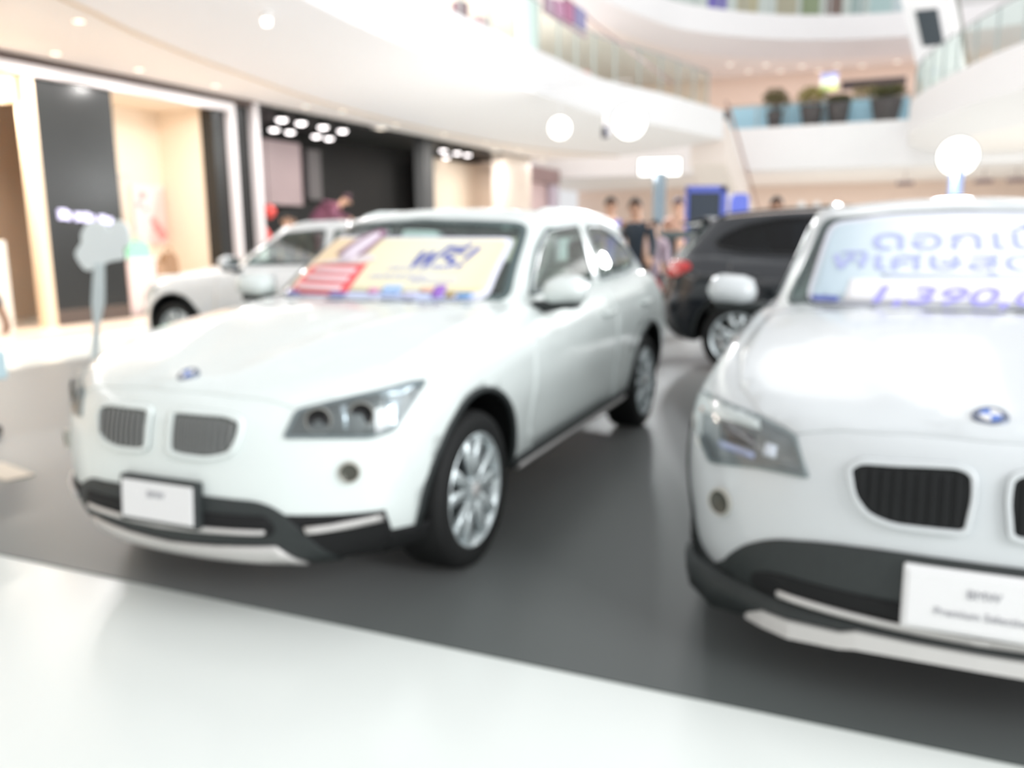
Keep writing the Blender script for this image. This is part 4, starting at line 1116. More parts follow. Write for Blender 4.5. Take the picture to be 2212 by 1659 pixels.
# -- escalators
def incline(name, label, u0, z0, u1, z1, v0, v1, under, dv=0.0):
    r = empty(name, uv(u0, (v0+v1)/2, z0), 0, label, 'escalator')
    d = Vector((u1-u0, z1-z0)).normalized(); nrm = Vector((-d.y, d.x))*(1 if d.x > 0 else -1)
    def seg(part, va, vb, lo, hi, m, t0=0.0, t1=1.0):
        bm = bmesh.new(); c = []
        for v in (va, vb):
            c.append([bm.verts.new(uv(u0+(u1-u0)*t+nrm.x*q, v+dv*(.5-t), z0+(z1-z0)*t+nrm.y*q)) for t, q in ((t0, lo), (t1, lo), (t1, hi), (t0, hi))])
        a, b = c
        for i in range(4): bm.faces.new((a[i], a[(i+1) % 4], b[(i+1) % 4], b[i]))
        bm.faces.new(a[::-1]); bm.faces.new(b)
        return tpart(part, bm, m, r)
    seg('truss', v0+.06, v1-.06, -.55, .0, M_SLAB)
    seg('underside', v0+.30, v1-.36, -.60, -.551, under, .34, .50)
    for v in (v0, v1-.06): seg('side_skirt', v, v+.06, -.60, .12, M_SLAB)
    for v in (v0+.01, v1-.035): seg('glass_side', v, v+.025, .12, .85, M_PANE)
    for v in (v0-.01, v1-.05): seg('handrail', v, v+.06, .85, .93, mat('handrail', (.62, .58, .55), .5))
    # steps as one stepped belt
    bm = bmesh.new(); n = int((Vector((u1-u0, z1-z0)).length)/.45)
    for i in range(n):
        t = (i+.5)/n; gbox(bm, u0+(u1-u0)*t-.22, u0+(u1-u0)*t+.22, v0+.1+dv*(.5-t), v1-.1+dv*(.5-t), z0+(z1-z0)*t-.06, z0+(z1-z0)*t+.10)
    tpart('step_belt', bm, M_BLACK if False else mat('step grey', (.42, .43, .44), .5), r)
    return r
incline('escalator', 'white escalator with dark underside rising to the top floor', 33.0, 5.30+.55, 24.3, 9.75+.55, .22, 1.45, mat('dark underside', (.21, .25, .28), .5), 1.9)
e = empty('escalator', uv(29.6, -4.85, 5.2), 0, 'pale escalator descending behind the left balcony end', 'escalator')
bm = bmesh.new(); S_ = [(29.45, 5.0), (30.2, 4.75), (42.5, -.0), (40, 0), (29.45, 3.6)]
for va, vb in ((-6.1, -4.9),):
    lo = [bm.verts.new(uv(u, va, z)) for u, z in S_]; hi = [bm.verts.new(uv(u, vb, z)) for u, z in S_]
    for i in range(5): bm.faces.new((lo[i], lo[(i+1) % 5], hi[(i+1) % 5], hi[i]))
    bm.faces.new(lo[::-1]); bm.faces.new(hi)
tpart('truss', bm, mat('escalator flank', (.97, .92, .89), .5), e)
for v in (-6.1, -4.95):
    bm = bmesh.new(); tube(bm, [uv(29.4, v, 5.55), uv(30.2, v, 5.35), uv(43.0, v, .45)], .05, 8); tpart('handrail', bm, mat('handrail rose', (.72, .60, .56), .5), e, True)

# -- spot lamps, cable, hanging sign
def flood(name, label, c, r_, to=(0, 0, 1.4), post=None, m=M_LAMP, kind='lamp', square=None, drop_to=None, power=0):
    c = Vector(c); d = (Vector(to)-c).normalized(); q = d.to_track_quat('Z', 'Y').to_matrix().to_4x4(); M = Matrix.Translation(c) @ q
    root = empty(name, (c.x, c.y, 0 if post else c.z), 0, label, kind)
    bm = bmesh.new()
    if square: box(bm, (0, 0, -.06), (square[0]+.06, square[1]+.06, .12), bev=.02)
    else: lathe(bm, [(0, -.22), (r_*.5, -.2), (r_*1.05, -.02), (r_*1.05, 0), (r_*.98, 0)], 24, 'Z')
    bm.transform(M); tpart('lamp_housing', bm, M_STEEL, root, not square)
    bm = bmesh.new()
    if square: box(bm, (0, 0, .008), (square[0], square[1], .02), bev=.008)
    else: lathe(bm, [(0, .05), (r_*.6, .04), (r_*.97, 0), (0, -.005)], 24, 'Z')
    bm.transform(M); tpart('lamp_lens', bm, m, root, not square)
    if power:
        l = bpy.data.lights.new('flood beam', 'AREA'); l.shape = 'DISK'; l.size = r_*1.8; l.energy = power; l.color = (.96, .99, 1)
        lo_ = bpy.data.objects.new('flood beam', l); COL.objects.link(lo_); lo_.matrix_world = Matrix.Translation(c+d*.12) @ d.to_track_quat('-Z', 'Y').to_matrix().to_4x4()
    if post:
        bm = bmesh.new(); box(bm, (c.x, c.y, (c.z-.1)/2), (post[0], post[0], c.z-.1), bev=.01); tpart('post', bm, post[1], root)
        bm = bmesh.new(); box(bm, (c.x, c.y, .02), (post[0]*2.6, post[0]*2.6, .04), bev=.01); tpart('base', bm, post[1], root)
    if drop_to:
        bm = bmesh.new(); uc = c.x*math.cos(R(66.5))+c.y*math.sin(R(66.5)); tube(bm, [c, (c.x, c.y, drop_to), uv(uc, -6.98, drop_to)], .012, 8); tpart('hanger', bm, M_SLAB, root)
    return root
flood('floodlight', 'wide blown out floodlight on a grey blue post', (2.95, 17, 2.62), .3, post=(.22, mat('blue grey post', (.50, .56, .60), .5)), square=(.78, .30), power=90)
flood('floodlight', 'large round floodlight with blue stand behind the right car', (7.25, 14.0, 2.52), .30, to=(.3, 5, 1.0), post=(.16, mat('pale blue post', (.66, .74, .93), .4)), power=420)
flood('spotlight', 'large glaring spotlight below the left balcony edge', (2.62, 19.0, 3.72), .36, drop_to=4.6, power=160)
flood('spotlight', 'smaller glaring spotlight left of the large one', (1.10, 19.0, 3.62), .24, drop_to=4.6)
r = empty('security_camera', (2.07, 18.8, 3.4), 0, 'small dark camera hanging beside the glaring spotlight', 'camera')
bm = bmesh.new(); box(bm, (2.07, 18.8, 3.50), (.14, .2, .24), bev=.03); tpart('camera_housing', bm, mat('dark violet', (.20, .17, .27), .5), r)
bm = bmesh.new(); tube(bm, [(2.07, 18.8, 3.6), (2.07, 18.8, 4.55), uv(18.07, -6.98, 4.55)], .012, 6); tpart('hanger', bm, M_SLAB, r)
bm = bmesh.new(); lathe(bm, [(0, 0), (.04, 0), (.045, .03), (0, .03)], 14, 'Y', Matrix.Translation((2.07, 18.68, 3.46))); tpart('camera_lens', bm, M_BLACK, r, True)
r = empty('track_light', uv(9.4, -7.5, 4.2), 0, 'bright spot on a dark ceiling track under the left cove', 'track light')
bm = bmesh.new(); tube(bm, [uv(8.6, -7.25, 4.30), uv(9.4, -7.5, 4.27), uv(10.5, -7.7, 4.25)], .022, 8); tpart('track', bm, mat('track grey', (.50, .47, .45), .5), r)
bm = bmesh.new(); lathe(bm, [(0, -.10), (.05, -.09), (.06, 0), (.0, .03)], 18, 'Z', Matrix.Translation(uv(9.35, -7.48, 4.16))); tpart('lamp_lens', bm, M_LAMP, r, True)
bm = bmesh.new(); lathe(bm, [(.062, -.02), (.065, .08), (.02, .10)], 18, 'Z', Matrix.Translation(uv(9.35, -7.48, 4.16))); tpart('lamp_housing', bm, M_WALLW, r, True)
bm = bmesh.new(); tube(bm, [uv(9.0, -4, 4.62), uv(10.73, -4, 4.45), uv(12.4, -4, 4.36), uv(17.4, -4, 4.28)], .012, 6)
tag(obj('cable', bm, mat('maroon cable', (.50, .32, .34), .6)), 'thin dark red cable slung across the atrium', 'cable')
r = empty('hanging_banner', uv(11.2, -4, 4.2), 0, 'small plum and navy sign hung on the slung cable', 'banner')
for k, (u0, u1, z0, z1, c) in enumerate(((10.35, 10.62, 4.10, 4.22, (.64, .54, .60)), (10.68, 10.98, 4.12, 4.26, (.66, .48, .58)), (11.02, 11.38, 4.14, 4.33, (.60, .36, .48)), (11.40, 11.90, 4.16, 4.36, (.46, .44, .58)))):
    bm = bmesh.new(); gbox(bm, u0, u1, -4.03, -3.97, z0, z1+.06, bev=.02); tpart('sign_letter', bm, mat('sign letter %d' % k, c, .6), r)
bm = bmesh.new(); gbox(bm, 10.3, 11.95, -4.02, -3.98, 4.08, 4.11); [tube(bm, [uv(u, -4, 4.1), uv(u, -4, z)], .008, 6) for u, z in ((10.4, 4.47), (11.9, 4.385))]; tpart('sign_bar', bm, mat('plum bar', (.60, .50, .55), .6), r)
bm = bmesh.new(); gbox(bm, 26.9, 27.6, 2.30, 2.34, 4.55, 4.98); o = obj('wall_sign', bm, mat('violet sign', (.33, .28, .62), .5)); tag(o, 'violet sign on the right balcony front at the frame edge', 'sign')

# -- mid-distance fittings near the far cars
X = lambda px, Y: (px-1106)/1814*Y
r = empty('notice_board', (X(1520, 14), 14.0, 0), R(0), 'dark standing board edged in blue between the white cars', 'notice board')
bm = bmesh.new(); box(bm, (X(1520, 14), 14.0, 1.62), (.56, .05, .80), bev=.01); tpart('board_panel', bm, mat('navy board', (.13, .18, .24), .5), r)
bm = bmesh.new()
for dx, dz, sx, sz in ((.285, .02, .10, .92), (0, .43, .66, .10), (-.31, .02, .04, .86), (0, -.42, .66, .06)): box(bm, (X(1520, 14)+dx, 14.0, 1.62+dz), (sx, .07, sz))
tpart('board_frame', bm, mat('royal blue', (.34, .40, .78), .5), r)
bm = bmesh.new(); box(bm, (X(1520, 14), 14.05, .6), (.07, .05, 1.2)); box(bm, (X(1520, 14), 14.05, .02), (.5, .35, .04)); tpart('stand', bm, M_STEEL, r)
r = empty('roll_up_sign', (X(1598, 14), 14.2, 0), 0, 'round topped blue sign with grey lower half beside the board', 'sign')
bm = bmesh.new(); prism(bm, round_poly([(-.15, 1.55), (.15, 1.55), (.15, 1.98), (-.15, 1.98)], .1), -.03, .03, Matrix.Translation((X(1598, 14), 14.2, 0)) @ Matrix.Rotation(R(90), 4, 'X')); tpart('sign_top', bm, mat('periwinkle', (.38, .44, .80), .5), r)
bm = bmesh.new(); box(bm, (X(1592, 14), 14.2, .80), (.34, .05, 1.5), bev=.02); box(bm, (X(1592, 14), 14.2, .03), (.4, .3, .06)); tpart('sign_stand', bm, mat('pale grey', (.84, .83, .83), .5), r)
r = empty('lectern', (X(1445, 13), 13.0, 0), 0, 'dark lectern with a wide top behind the left white car', 'lectern')
bm = bmesh.new(); box(bm, (X(1445, 13), 13.0, 1.33), (.66, .4, .12), bev=.02); tpart('top', bm, mat('slate top', (.33, .38, .38), .4), r)
bm = bmesh.new(); box(bm, (X(1440, 13), 13.0, .64), (.22, .25, 1.27)); box(bm, (X(1440, 13), 13.0, .025), (.5, .4, .05)); tpart('post', bm, mat('black post', (.13, .15, .17), .5), r)
for k, (px, w_) in enumerate(((1722, .30), (1755, .26))):
    bm = bmesh.new(); lathe(bm, [(0, 0), (w_*.5, 0), (w_*.55, .5), (w_*.5, 2.0), (w_*.2, 2.15), (0, 2.15)], 16, 'Z', Matrix.Translation((X(px, 24), 24, 0)))
    tag(obj('white_parasol', bm, M_WALLW, None, True), ['closed white parasol nearer the dark car roof', 'closed white parasol right of the first one'][k], 'parasol', 'closed parasols')
for k, v_ in enumerate((.76, 3.53, 4.63)):
    bm = bmesh.new(); box(bm, uv(38, v_, 3.16), (.5, .62, .16), GR, bev=.04); tube(bm, [uv(38, v_, 3.2), uv(38, v_, 3.62)], .015, 6)
    tag(obj('pendant_lamp', bm, mat('dusky lamp', (.50, .42, .42), .6)), 'small dusky hanging lamp beyond the right car roof', 'lamp', 'dusky lamps')

# -- white cut-out sign on a post
OUT = [(.015, 1.422), (.097, 1.532), (.197, 1.545), (.278, 1.502), (.301, 1.451), (.352, 1.543), (.437, 1.542), (.496, 1.468), (.491, 1.314), (.421, 1.268), (.411, 1.165), (.281, 1.139), (.128, 1.084), (.03, 1.052), (-.045, 1.152), (-.061, 1.236), (.007, 1.338)]
s_ = empty('sign_stand', (-4.38, 8.7, .006), 0, 'white leaf shaped cut-out sign on a slim white post', 'sign')
M_ = Matrix.Translation((-4.38, 8.7, 0)) @ Matrix(((1, 0, 0, 0), (0, 0, 1, 0), (0, 1, 0, 0), (0, 0, 0, 1)))
bm = bmesh.new(); prism(bm, [(p.x, p.y) for p in catmull([Vector(q) for q in OUT], 4, True)], -.02, .02, M_); tpart('sign_panel', bm, mat('sign white', (.91, .945, .95), .5), s_)
bm = bmesh.new(); prism(bm, [(.225, 1.12), (.190, .723), (.12, .498), (.045, .03), (-.02, .03), (.056, .499), (.056, .724), (.118, 1.12)], -.03, -.015, M_); tpart('post', bm, mat('post white', (.82, .87, .88), .5), s_)
bm = bmesh.new(); lathe(bm, [(0, 0), (.20, 0), (.20, .02), (.03, .035), (0, .035)], 24, 'Z', Matrix.Translation((-4.37, 8.72, .006))); tpart('base', bm, M_STEEL, s_)
bm = bmesh.new(); box(bm, (-3.05, 4.86, .012), (.46, .16, .008), R(-38)); tag(obj('paper_sheet', bm, mat('cream sheet', (.90, .85, .78), .6)), 'cream strip lying on the carpet at the left frame edge', 'paper')
# ---------------------------------------------------------------- people
M_SKIN = mat('skin', (.86, .68, .57), .55, noise=.05, scale=20)
M_HAIR = mat('black hair', (.10, .09, .09), .6, noise=.3, scale=60)
M_SHOE = mat('dark shoe', (.09, .11, .11), .5)
def skin_mesh(name, chains, m, parent, lvl=2, root=0):
    """one continuous surface grown round connected joints; chains: list of [(x, y, z, r), ...] that share joints by position"""
    vs, es, rad, idx = [], [], [], {}
    for ch in chains:
        prev = None
        for (x, y, z, r) in ch:
            k = (round(x, 3), round(y, 3), round(z, 3))
            if k not in idx: idx[k] = len(vs); vs.append((x, y, z)); rad.append(r)
            if prev is not None and prev != idx[k]: es.append((prev, idx[k]))
            prev = idx[k]
    me = bpy.data.meshes.new(name); me.from_pydata(vs, es, [])
    o = bpy.data.objects.new(name, me); COL.objects.link(o)
    o.modifiers.new('skin', 'SKIN'); sb = o.modifiers.new('sub', 'SUBSURF'); sb.levels = lvl; sb.render_levels = lvl
    for i, r in enumerate(rad):
        d = me.skin_vertices[0].data[i]; d.radius = (r if isinstance(r, tuple) else (r, r)); d.use_root = (i == root)
    dg = bpy.context.evaluated_depsgraph_get(); dg.update()
    m2 = bpy.data.meshes.new_from_object(o.evaluated_get(dg))
    bpy.data.objects.remove(o); bpy.data.meshes.remove(me)
    m2.name = name
    for p in m2.polygons: p.use_smooth = True
    m2.materials.clear()
    return link_mesh(name, m2, parent, [m])
def person(loc, rz, label, shirt, trouser, h=1.72, lean=0.0, arms=((.05, 0), (.05, 0)), hair_m=None, collar=None, head_turn=0.0, z0=0.0065, bulk=1.0):
    s = h/1.72
    root = empty('person', (loc[0], loc[1], z0), rz, label, 'person')
    L = lean
    def T(x, y, z):                                    # bend the upper body forwards (+x) about the hips
        if z > .92:
            dz = z-.92; return (x + dz*math.sin(L))*s, y*s, (.92 + dz*math.cos(L) - x*math.sin(L)*.3)*s
        return x*s, y*s, z*s
    def J(x, y, z, r): return (*T(x, y, z), tuple(q*s for q in r) if isinstance(r, tuple) else r*s)
    spine = [J(0, 0, .93, (.145, .105)), J(0, 0, 1.12, (.135, .10)), J(.005, 0, 1.30, (.155, .105)), J(0, 0, 1.42, (.11, .085)), J(.005, 0, 1.49, .055), J(.015, 0, 1.55, .066), J(.02, 0, 1.62, (.078, .092)), J(.012, 0, 1.69, (.062, .075))]
    legs, armc, sleeve, tro = [], [], [], []
    for sd in (1, -1):
        lg = [J(0, 0, .93, (.145, .105)), J(0, .09*sd, .86, .085), J(.01, .095*sd, .49, .058), J(-.005, .10*sd, .12, .042), J(.0, .10*sd, .06, .045), J(.13, .115*sd, .035, .033)]
        legs.append(lg)
        tro.append([J(0, 0, .95, (.155, .118)), J(0, .092*sd, .85, .098), J(.01, .095*sd, .49, .074), J(-.005, .10*sd, .10, .064)])
        fwd, out = arms[0 if sd > 0 else 1]
        sh = (0, .175*sd, 1.395); el = (.28*math.sin(fwd*.6), .215*sd+out*.14*sd, 1.395-.28*math.cos(fwd*.6)); wr = (el[0]+.25*math.sin(fwd*1.5+.15), el[1]+out*.05*sd, el[2]-.25*math.cos(fwd*1.5+.15))
        armc.append([J(0, 0, 1.42, (.11, .085)), J(*sh, .052), J(*el, .040), J(*wr, .028), J(wr[0]+.05*math.sin(fwd*1.5+.2), wr[1], wr[2]-.075*math.cos(fwd*1.5+.2), (.040, .02))])
        # fingers and thumb
        for k, (dy, ln) in enumerate(((-.024, .07), (-.008, .08), (.008, .076), (.024, .06))):
            b = (wr[0]+.05*math.sin(fwd*1.5+.2), wr[1], wr[2]-.075*math.cos(fwd*1.5+.2))
            armc.append([J(*b, (.040, .02)), J(b[0]+dy, b[1], b[2]-.035, .0095), J(b[0]+dy*1.1+.006, b[1]-.008*sd, b[2]-.035-ln*.5, .0085), J(b[0]+dy+.004, b[1]-.022*sd, b[2]-.03-ln, .0075)])
        armc.append([J(*wr, .028), J(wr[0]+.035, wr[1]-.012*sd, wr[2]-.045, .011), J(wr[0]+.045, wr[1]-.022*sd, wr[2]-.085, .0085)])
        sleeve.append([J(0, 0, 1.40, (.135, .105)), J(*sh, .072*bulk), J(*el, .056*bulk), J(wr[0]*.94+el[0]*.06, wr[1], wr[2]+.02, .043)])
    skin_mesh('body', [spine] + legs + armc, M_SKIN, root)
    skin_mesh('jacket', [[J(0, 0, .76, (.172, .135)), J(0, 0, .90, (.170*bulk, .132*bulk)), J(0, 0, 1.10, (.156*bulk, .122*bulk)), J(.005, 0, 1.28, (.170*bulk, .122*bulk)), J(0, 0, 1.40, (.138*bulk, .108*bulk)), J(0, 0, 1.455, .078)]] + sleeve, shirt, root)
    skin_mesh('trousers', tro, trouser, root)
    for sd in (1, -1):
        bm = bmesh.new(); box(bm, J(.04, .105*sd, .045, 1)[:3], (.27*s, .095*s, .085*s), bev=.035*s); obj('shoe', bm, M_SHOE, root, True)
    # hair cap, eyes, nose, mouth and ears
    hd = Vector(T(.018, 0, 1.635)); Mh = Matrix.Translation(hd) @ Matrix.Rotation(head_turn, 4, 'Z') @ Matrix.Rotation(L*.6, 4, 'Y')
    bm = bmesh.new(); bmesh.ops.create_uvsphere(bm, u_segments=20, v_segments=12, radius=1, matrix=Mh @ Matrix.Diagonal((.104*s, .086*s, .120*s, 1)))
    Mi = Mh.inverted()
    bmesh.ops.delete(bm, geom=[v for v in bm.verts if (Mi @ v.co).z < -.02*s + .9*max(0, (Mi @ v.co).x-.01*s)], context='VERTS')
    bmesh.ops.solidify(bm, geom=bm.faces[:], thickness=.012)
    obj('hair', bm, hair_m or M_HAIR, root, True)
    bm = bmesh.new(); tube(bm, [Mh @ Vector((.088*s, 0, .01*s)), Mh @ Vector((.112*s, 0, -.025*s)), Mh @ Vector((.09*s, 0, -.04*s))], [.008*s, .016*s, .010*s], 8); obj('nose', bm, M_SKIN, root, True)
    for sd in (1, -1):
        bm = bmesh.new(); bmesh.ops.create_uvsphere(bm, u_segments=10, v_segments=8, radius=.013*s, matrix=Mh @ Matrix.Translation((.080*s, .032*s*sd, .008*s))); obj('eye', bm, mat('eye', (.12, .10, .09), .3), root, True)
        bm = bmesh.new(); bmesh.ops.create_uvsphere(bm, u_segments=10, v_segments=8, radius=1, matrix=Mh @ Matrix.Translation((0, .088*s*sd, -.01*s)) @ Matrix.Diagonal((.022*s, .012*s, .034*s, 1))); obj('ear', bm, M_SKIN, root, True)
    bm = bmesh.new(); box(bm, (0, 0, 0), (.012*s, .045*s, .012*s), bev=.004); bm.transform(Mh @ Matrix.Translation((.087*s, 0, -.065*s))); obj('mouth', bm, mat('lips', (.70, .45, .42), .5), root)
    if collar:
        bm = bmesh.new()
        for sd in (1, -1):
            tube(bm, [T(-.03, .06*sd, 1.47), T(.06, .05*sd, 1.44), T(.115, .02*sd, 1.30)], .016, 8)
        obj('collar', bm, collar, root, True)
    return root
M_SUIT = mat('navy suit', (.17, .21, .25), .7, noise=.1, scale=40); M_TRO = mat('charcoal trousers', (.20, .21, .23), .7)
M_SHIRTW = mat('white shirt', (.90, .91, .94), .6)
person((X(1378, 11.6), 11.6), R(-115), 'person in a navy suit with white collar behind the left white car', M_SUIT, M_TRO, 1.80, .18, ((.5, .2), (.3, .1)), None, M_SHIRTW)
person((X(1314, 13.0), 13.0), R(-60), 'person with black hair in royal blue top, mostly hidden by the left car roof', mat('royal top', (.28, .36, .72), .6), M_TRO, 1.86, .05)
person((X(1461, 15.0), 15.0), R(-90), 'person in a tan top with dark blue hair behind the dark lectern', mat('tan top', (.88, .70, .60), .6), M_TRO, 1.92, 0, ((.1, 0), (.1, 0)), mat('blue black hair', (.20, .23, .38), .6))
person((X(1668, 11.8), 11.8), R(-80), 'person with short black hair standing behind the dark car', mat('grey top', (.60, .56, .54), .6), M_TRO, 1.80)
person((X(1412, 12.4), 12.4), R(-100), 'person in a patterned violet top beside the lectern', mat('violet pattern', (.56, .52, .62), .7, noise=.5, scale=14, col2=(.80, .70, .72)), M_TRO, 1.52, 0, ((.6, 0), (.2, 0)))
person((-3.80, 5.70), R(70), 'person in dark plum jacket cut off by the left frame edge', mat('plum jacket', (.20, .17, .23), .7), mat('pale trousers', (.72, .80, .80), .7), 1.70, .0, ((.2, .3), (.25, .25)), None, None, 0, .006)
person(uv(16.55, -12.1)[:2], R(6), 'person in a maroon jacket bending over on the dark shop stage', mat('maroon cloth', (.52, .30, .36), .8, noise=.3, scale=2.2, col2=(.40, .24, .33)), mat('maroon trousers', (.40, .23, .29), .8), 2.0, .92, ((1.0, .9), (.8, .9)), mat('plum hair', (.30, .17, .22), .6), None, 0, .62, 1.5)
person((X(634, 11.6), 11.6), R(-70), 'person in a black top with tan face left of the maroon jacket', mat('black top', (.12, .115, .115), .7), M_TRO, 1.66, .1, ((.9, .3), (.6, .3)))
r = empty('shopping_bag', (-3.49, 5.62, .44), R(70), 'pale blue shopping bag held by the person at the left edge', 'bag')
bm = bmesh.new(); box(bm, (0, 0, .10), (.12, .06, .19), bev=.01); obj('bag_body', bm, mat('pale blue bag', (.80, .90, .93), .5), r)
bm = bmesh.new(); tube(bm, [(-.04, 0, .19), (-.03, 0, .25), (.03, 0, .25), (.04, 0, .19)], .006, 6); obj('handle', bm, mat('pale blue bag', (.8, .9, .93)), r, True)

# ---------------------------------------------------------------- the cars
PAINT_W = mat('white paint', (.89, .92, .91), .24, coat=.6)
PAINT_C = mat('cool white paint', (.83, .85, .857), .26, coat=.5)
PAINT_W_LIT = mat('lit white paint', (.94, .955, .96), .24, coat=.6)  # the same white, lightened in colour to make up for weak light
PAINT_D = mat('blue black paint', (.095, .115, .14), .2, coat=1.0)
ZC = .0076
def place(fn, *a, **k): return fn(*a, **k)
POS_A, DEG_A = (-.953, 3.704), -113.5
POS_B, DEG_B = (1.57, 2.834), -113.9
carA, BLA, BUA = build_car('car', 'white crossover car with yellow banner across its windscreen and silver grille', POS_A, DEG_A, PAINT_W, CROSSOVER, front_facelift, 0, True)
carB, BLB, BUB = build_car('car', 'white crossover car with black grille and pale price banner at the right', POS_B, DEG_B, PAINT_C, CROSSOVER, front_early, 1)
pc = uv(8.0, -7.2)
carC, _, _ = build_car('car', 'white car parked side on behind the left white car near the shops', (pc.x, pc.y), 156.5, PAINT_W_LIT, CROSSOVER, front_early, 1)
DEG_D = -28
wd = Vector((2.20, 8.12, 0)); off_ = Matrix.Rotation(R(DEG_D), 3, 'Z') @ Vector((-2.76, -.80, 0))*1.05
pd = wd-off_
carD, _, _ = build_car('car', 'dark blue black crossover car seen from its rear flank between the white cars', (pd.x, pd.y), DEG_D, PAINT_D, CROSSOVER, front_early, 0, light_body=False, glass=M_GLASSD)
for c in (carA, carB, carC, carD): c.location.z = ZC
carD.scale = (1.05, 1.05, 1.05)

# ---------------------------------------------------------------- windscreen banners
def car_matrix(pos, deg): return Matrix.Translation((*pos, ZC)) @ Matrix.Rotation(R(deg), 4, 'Z')
def ramp_mat(name, stops, axis='Y', rough=.45):
    m = bpy.data.materials.new(name); m.use_nodes = True; nt = m.node_tree; b = nt.nodes['Principled BSDF']; b.inputs['Roughness'].default_value = rough
    tc = nt.nodes.new('ShaderNodeTexCoord'); sp = nt.nodes.new('ShaderNodeSeparateXYZ'); mr = nt.nodes.new('ShaderNodeMapRange')
    mr.inputs['From Min'].default_value = -.6; mr.inputs['From Max'].default_value = .6
    rp = nt.nodes.new('ShaderNodeValToRGB'); el = rp.color_ramp.elements
    while len(el) < len(stops): el.new(.5)
    for e, (p, c) in zip(el, stops): e.position = p; e.color = (*srgb(c), 1)
    nt.links.new(tc.outputs['Object'], sp.inputs[0]); nt.links.new(sp.outputs[axis], mr.inputs['Value'])
    nt.links.new(mr.outputs[0], rp.inputs[0]); nt.links.new(rp.outputs[0], b.inputs['Base Color'])
    return m
def on_glass(name, BU, poly, m, parent, off, step=.04): return patch(name, BU, FRONT, poly, m, parent, off, .002, step)
bnA = empty('windscreen_banner', (0, 0, 0), 0, 'yellow and orange sale banner on the windscreen of the left white car', 'banner')
bnA.matrix_world = car_matrix(POS_A, DEG_A)
on_glass('banner_sheet', BUA, round_poly([(-.545, 1.052), (.62, 1.052), (.575, 1.345), (-.515, 1.362)], .05), mat('banner border', (.90, .90, .95), .45), bnA, .012)
on_glass('yellow_field', BUA, round_poly([(-.525, 1.085), (.595, 1.085), (.555, 1.33), (-.50, 1.348)], .04), ramp_mat('yellow print', [(.0, (.995, .87, .70)), (.28, (.995, .90, .74)), (.40, (1, .96, .82)), (.75, (1, .985, .88)), (.96, (.995, .93, .76))]), bnA, .015)
on_glass('red_box', BUA, [(-.505, 1.066), (-.10, 1.066), (-.085, 1.215), (-.475, 1.20)], mat('red print', (.95, .40, .42), .45), bnA, .018)
for k, (z, a, b) in enumerate(((1.178, -.42, -.13), (1.140, -.44, -.14), (1.098, -.46, -.15))):
    on_glass('text_bar', BUA, [(a, z-.012), (b, z-.012), (b, z+.012), (a, z+.012)], mat('pinkish white print', (.99, .88, .90), .45), bnA, .021)
on_glass('pale_swoosh', BUA, round_poly([(-.50, 1.205), (-.15, 1.215), (-.04, 1.235), (-.12, 1.26), (-.30, 1.235)], .02), mat('pale print', (.97, .92, .93), .45), bnA, .020)
on_glass('plum_outline', BUA, round_poly([(-.36, 1.255), (-.15, 1.25), (-.11, 1.375), (-.20, 1.39), (-.29, 1.345)], .03), mat('plum print', (.62, .45, .55), .45), bnA, .022)
on_glass('white_figure', BUA, round_poly([(-.31, 1.225), (-.20, 1.225), (-.14, 1.355), (-.19, 1.37), (-.26, 1.325)], .03), mat('figure print', (.95, .90, .95), .45), bnA, .025)
on_glass('blue_edge', BUA, [(-.54, 1.053), (.56, 1.053), (.56, 1.082), (-.54, 1.082)], mat('lavender print', (.80, .84, .97), .45), bnA, .017)
for (y0, y1, z0, z1, nm, c) in ((-.52, -.42, 1.055, 1.075, 'navy_mark', (.47, .50, .76)), (-.20, -.10, 1.055, 1.078, 'navy_mark', (.50, .52, .80)), (.02, .08, 1.075, 1.10, 'pink_mark', (.93, .66, .80)), (.10, .20, 1.072, 1.115, 'blue_mark', (.70, .82, .99)),
                                 (.30, .36, 1.085, 1.105, 'salmon_mark', (.97, .76, .68)), (.365, .42, 1.06, 1.115, 'violet_mark', (.62, .44, .80)), (.43, .475, 1.058, 1.082, 'ochre_mark', (.66, .56, .36)), (.485, .545, 1.056, 1.08, 'azure_mark', (.42, .62, .82)), (.22, .30, 1.06, 1.085, 'lilac_mark', (.86, .86, .97))):
    on_glass(nm, BUA, round_poly([(y0, z0), (y1, z0), (y1, z1), (y0, z1)], .012), mat(nm + ' print', c, .45), bnA, .021)
text_on('big_lettering', BUA, FRONT, 'ฟรี!', (.295, 1.238), .20, mat('violet lettering', (.44, .47, .73), .5), bnA, .019, .002, .25, .004, 1.05, .72)
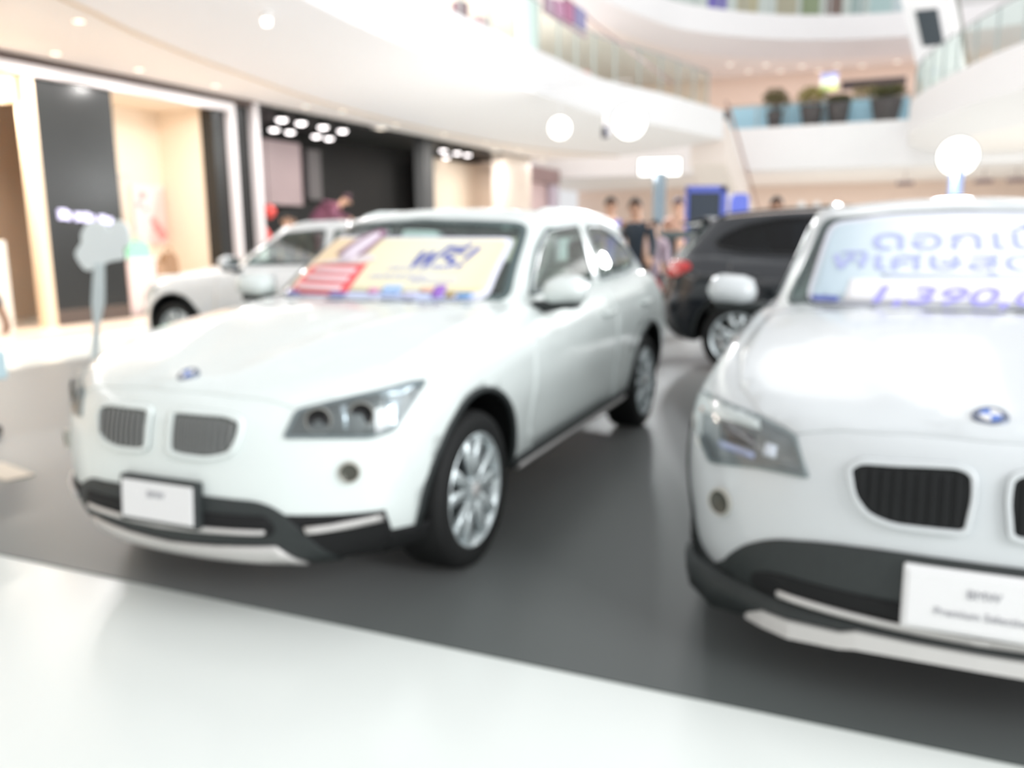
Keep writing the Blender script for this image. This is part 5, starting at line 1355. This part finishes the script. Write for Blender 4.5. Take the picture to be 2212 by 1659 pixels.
for k, (z, a, b) in enumerate(((1.188, .05, .42), (1.148, -.02, .30), (1.128, .22, .46))):
    bm = bmesh.new(); n = 16
    for i in range(n):
        y0 = a+(b-a)*i/n; y1 = y0+(b-a)/n*(.55+.3*((i*7) % 3)/3)
        z_ = z-.006+.006*((i*5) % 2); bm.faces.new([bm.verts.new(p) for p in ((y0, z_, 0), (y1, z_, 0), (y1, z_+.022, 0), (y0, z_+.022, 0))])
    conform(bm, BUA, FRONT, .019, .002); obj('small_lettering', bm, mat('faint lilac print', (.86, .86, .90), .5), bnA)
bnB = empty('windscreen_banner', (0, 0, 0), 0, 'pale blue white price banner on the windscreen of the right white car', 'banner')
bnB.matrix_world = car_matrix(POS_B, DEG_B)
on_glass('banner_sheet', BUB, round_poly([(-.60, 1.056), (.60, 1.056), (.545, 1.405), (.30, 1.430), (0, 1.438), (-.30, 1.430), (-.545, 1.405)], .06), mat('banner rim', (.90, .91, .96), .45), bnB, .012)
on_glass('pale_field', BUB, round_poly([(-.578, 1.072), (.578, 1.072), (.525, 1.388), (.30, 1.412), (0, 1.42), (-.30, 1.412), (-.525, 1.388)], .05), ramp_mat('pale blue print', [(0, (.76, .84, .89)), (.12, (.80, .87, .91)), (.30, (.91, .95, .98)), (.5, (.97, .98, 1.0))]), bnB, .015)
on_glass('price_field', BUB, [(-.44, 1.066), (.55, 1.066), (.53, 1.162), (-.42, 1.155)], mat('price white', (.985, .985, 1), .45), bnB, .018)
text_on('first_line', BUB, FRONT, 'ดอกเบี้ย', (.06, 1.312), .22, mat('indigo lettering', (.72, .75, .93), .5), bnB, .019, .002, 0, .002, 1.15, .55)
text_on('second_line', BUB, FRONT, 'พิเศษสุด 2', (-.02, 1.225), .185, mat('indigo lettering', (.52, .53, .83)), bnB, .019, .002, 0, .002, 1.25, .55)
text_on('price_lettering', BUB, FRONT, '1,390,000', (.06, 1.092), .19, mat('violet price', (.68, .66, .97), .5), bnB, .022, .002, .25, .003, 1.15, .48)
on_glass('rule_line', BUB, [(-.30, 1.168), (.5, 1.168), (.5, 1.178), (-.30, 1.178)], mat('rule blue', (.84, .87, .96), .5), bnB, .019)
on_glass('blue_corner', BUB, round_poly([(-.57, 1.062), (-.46, 1.062), (-.46, 1.085), (-.57, 1.085)], .01), mat('corner blue', (.38, .44, .74), .5), bnB, .019)
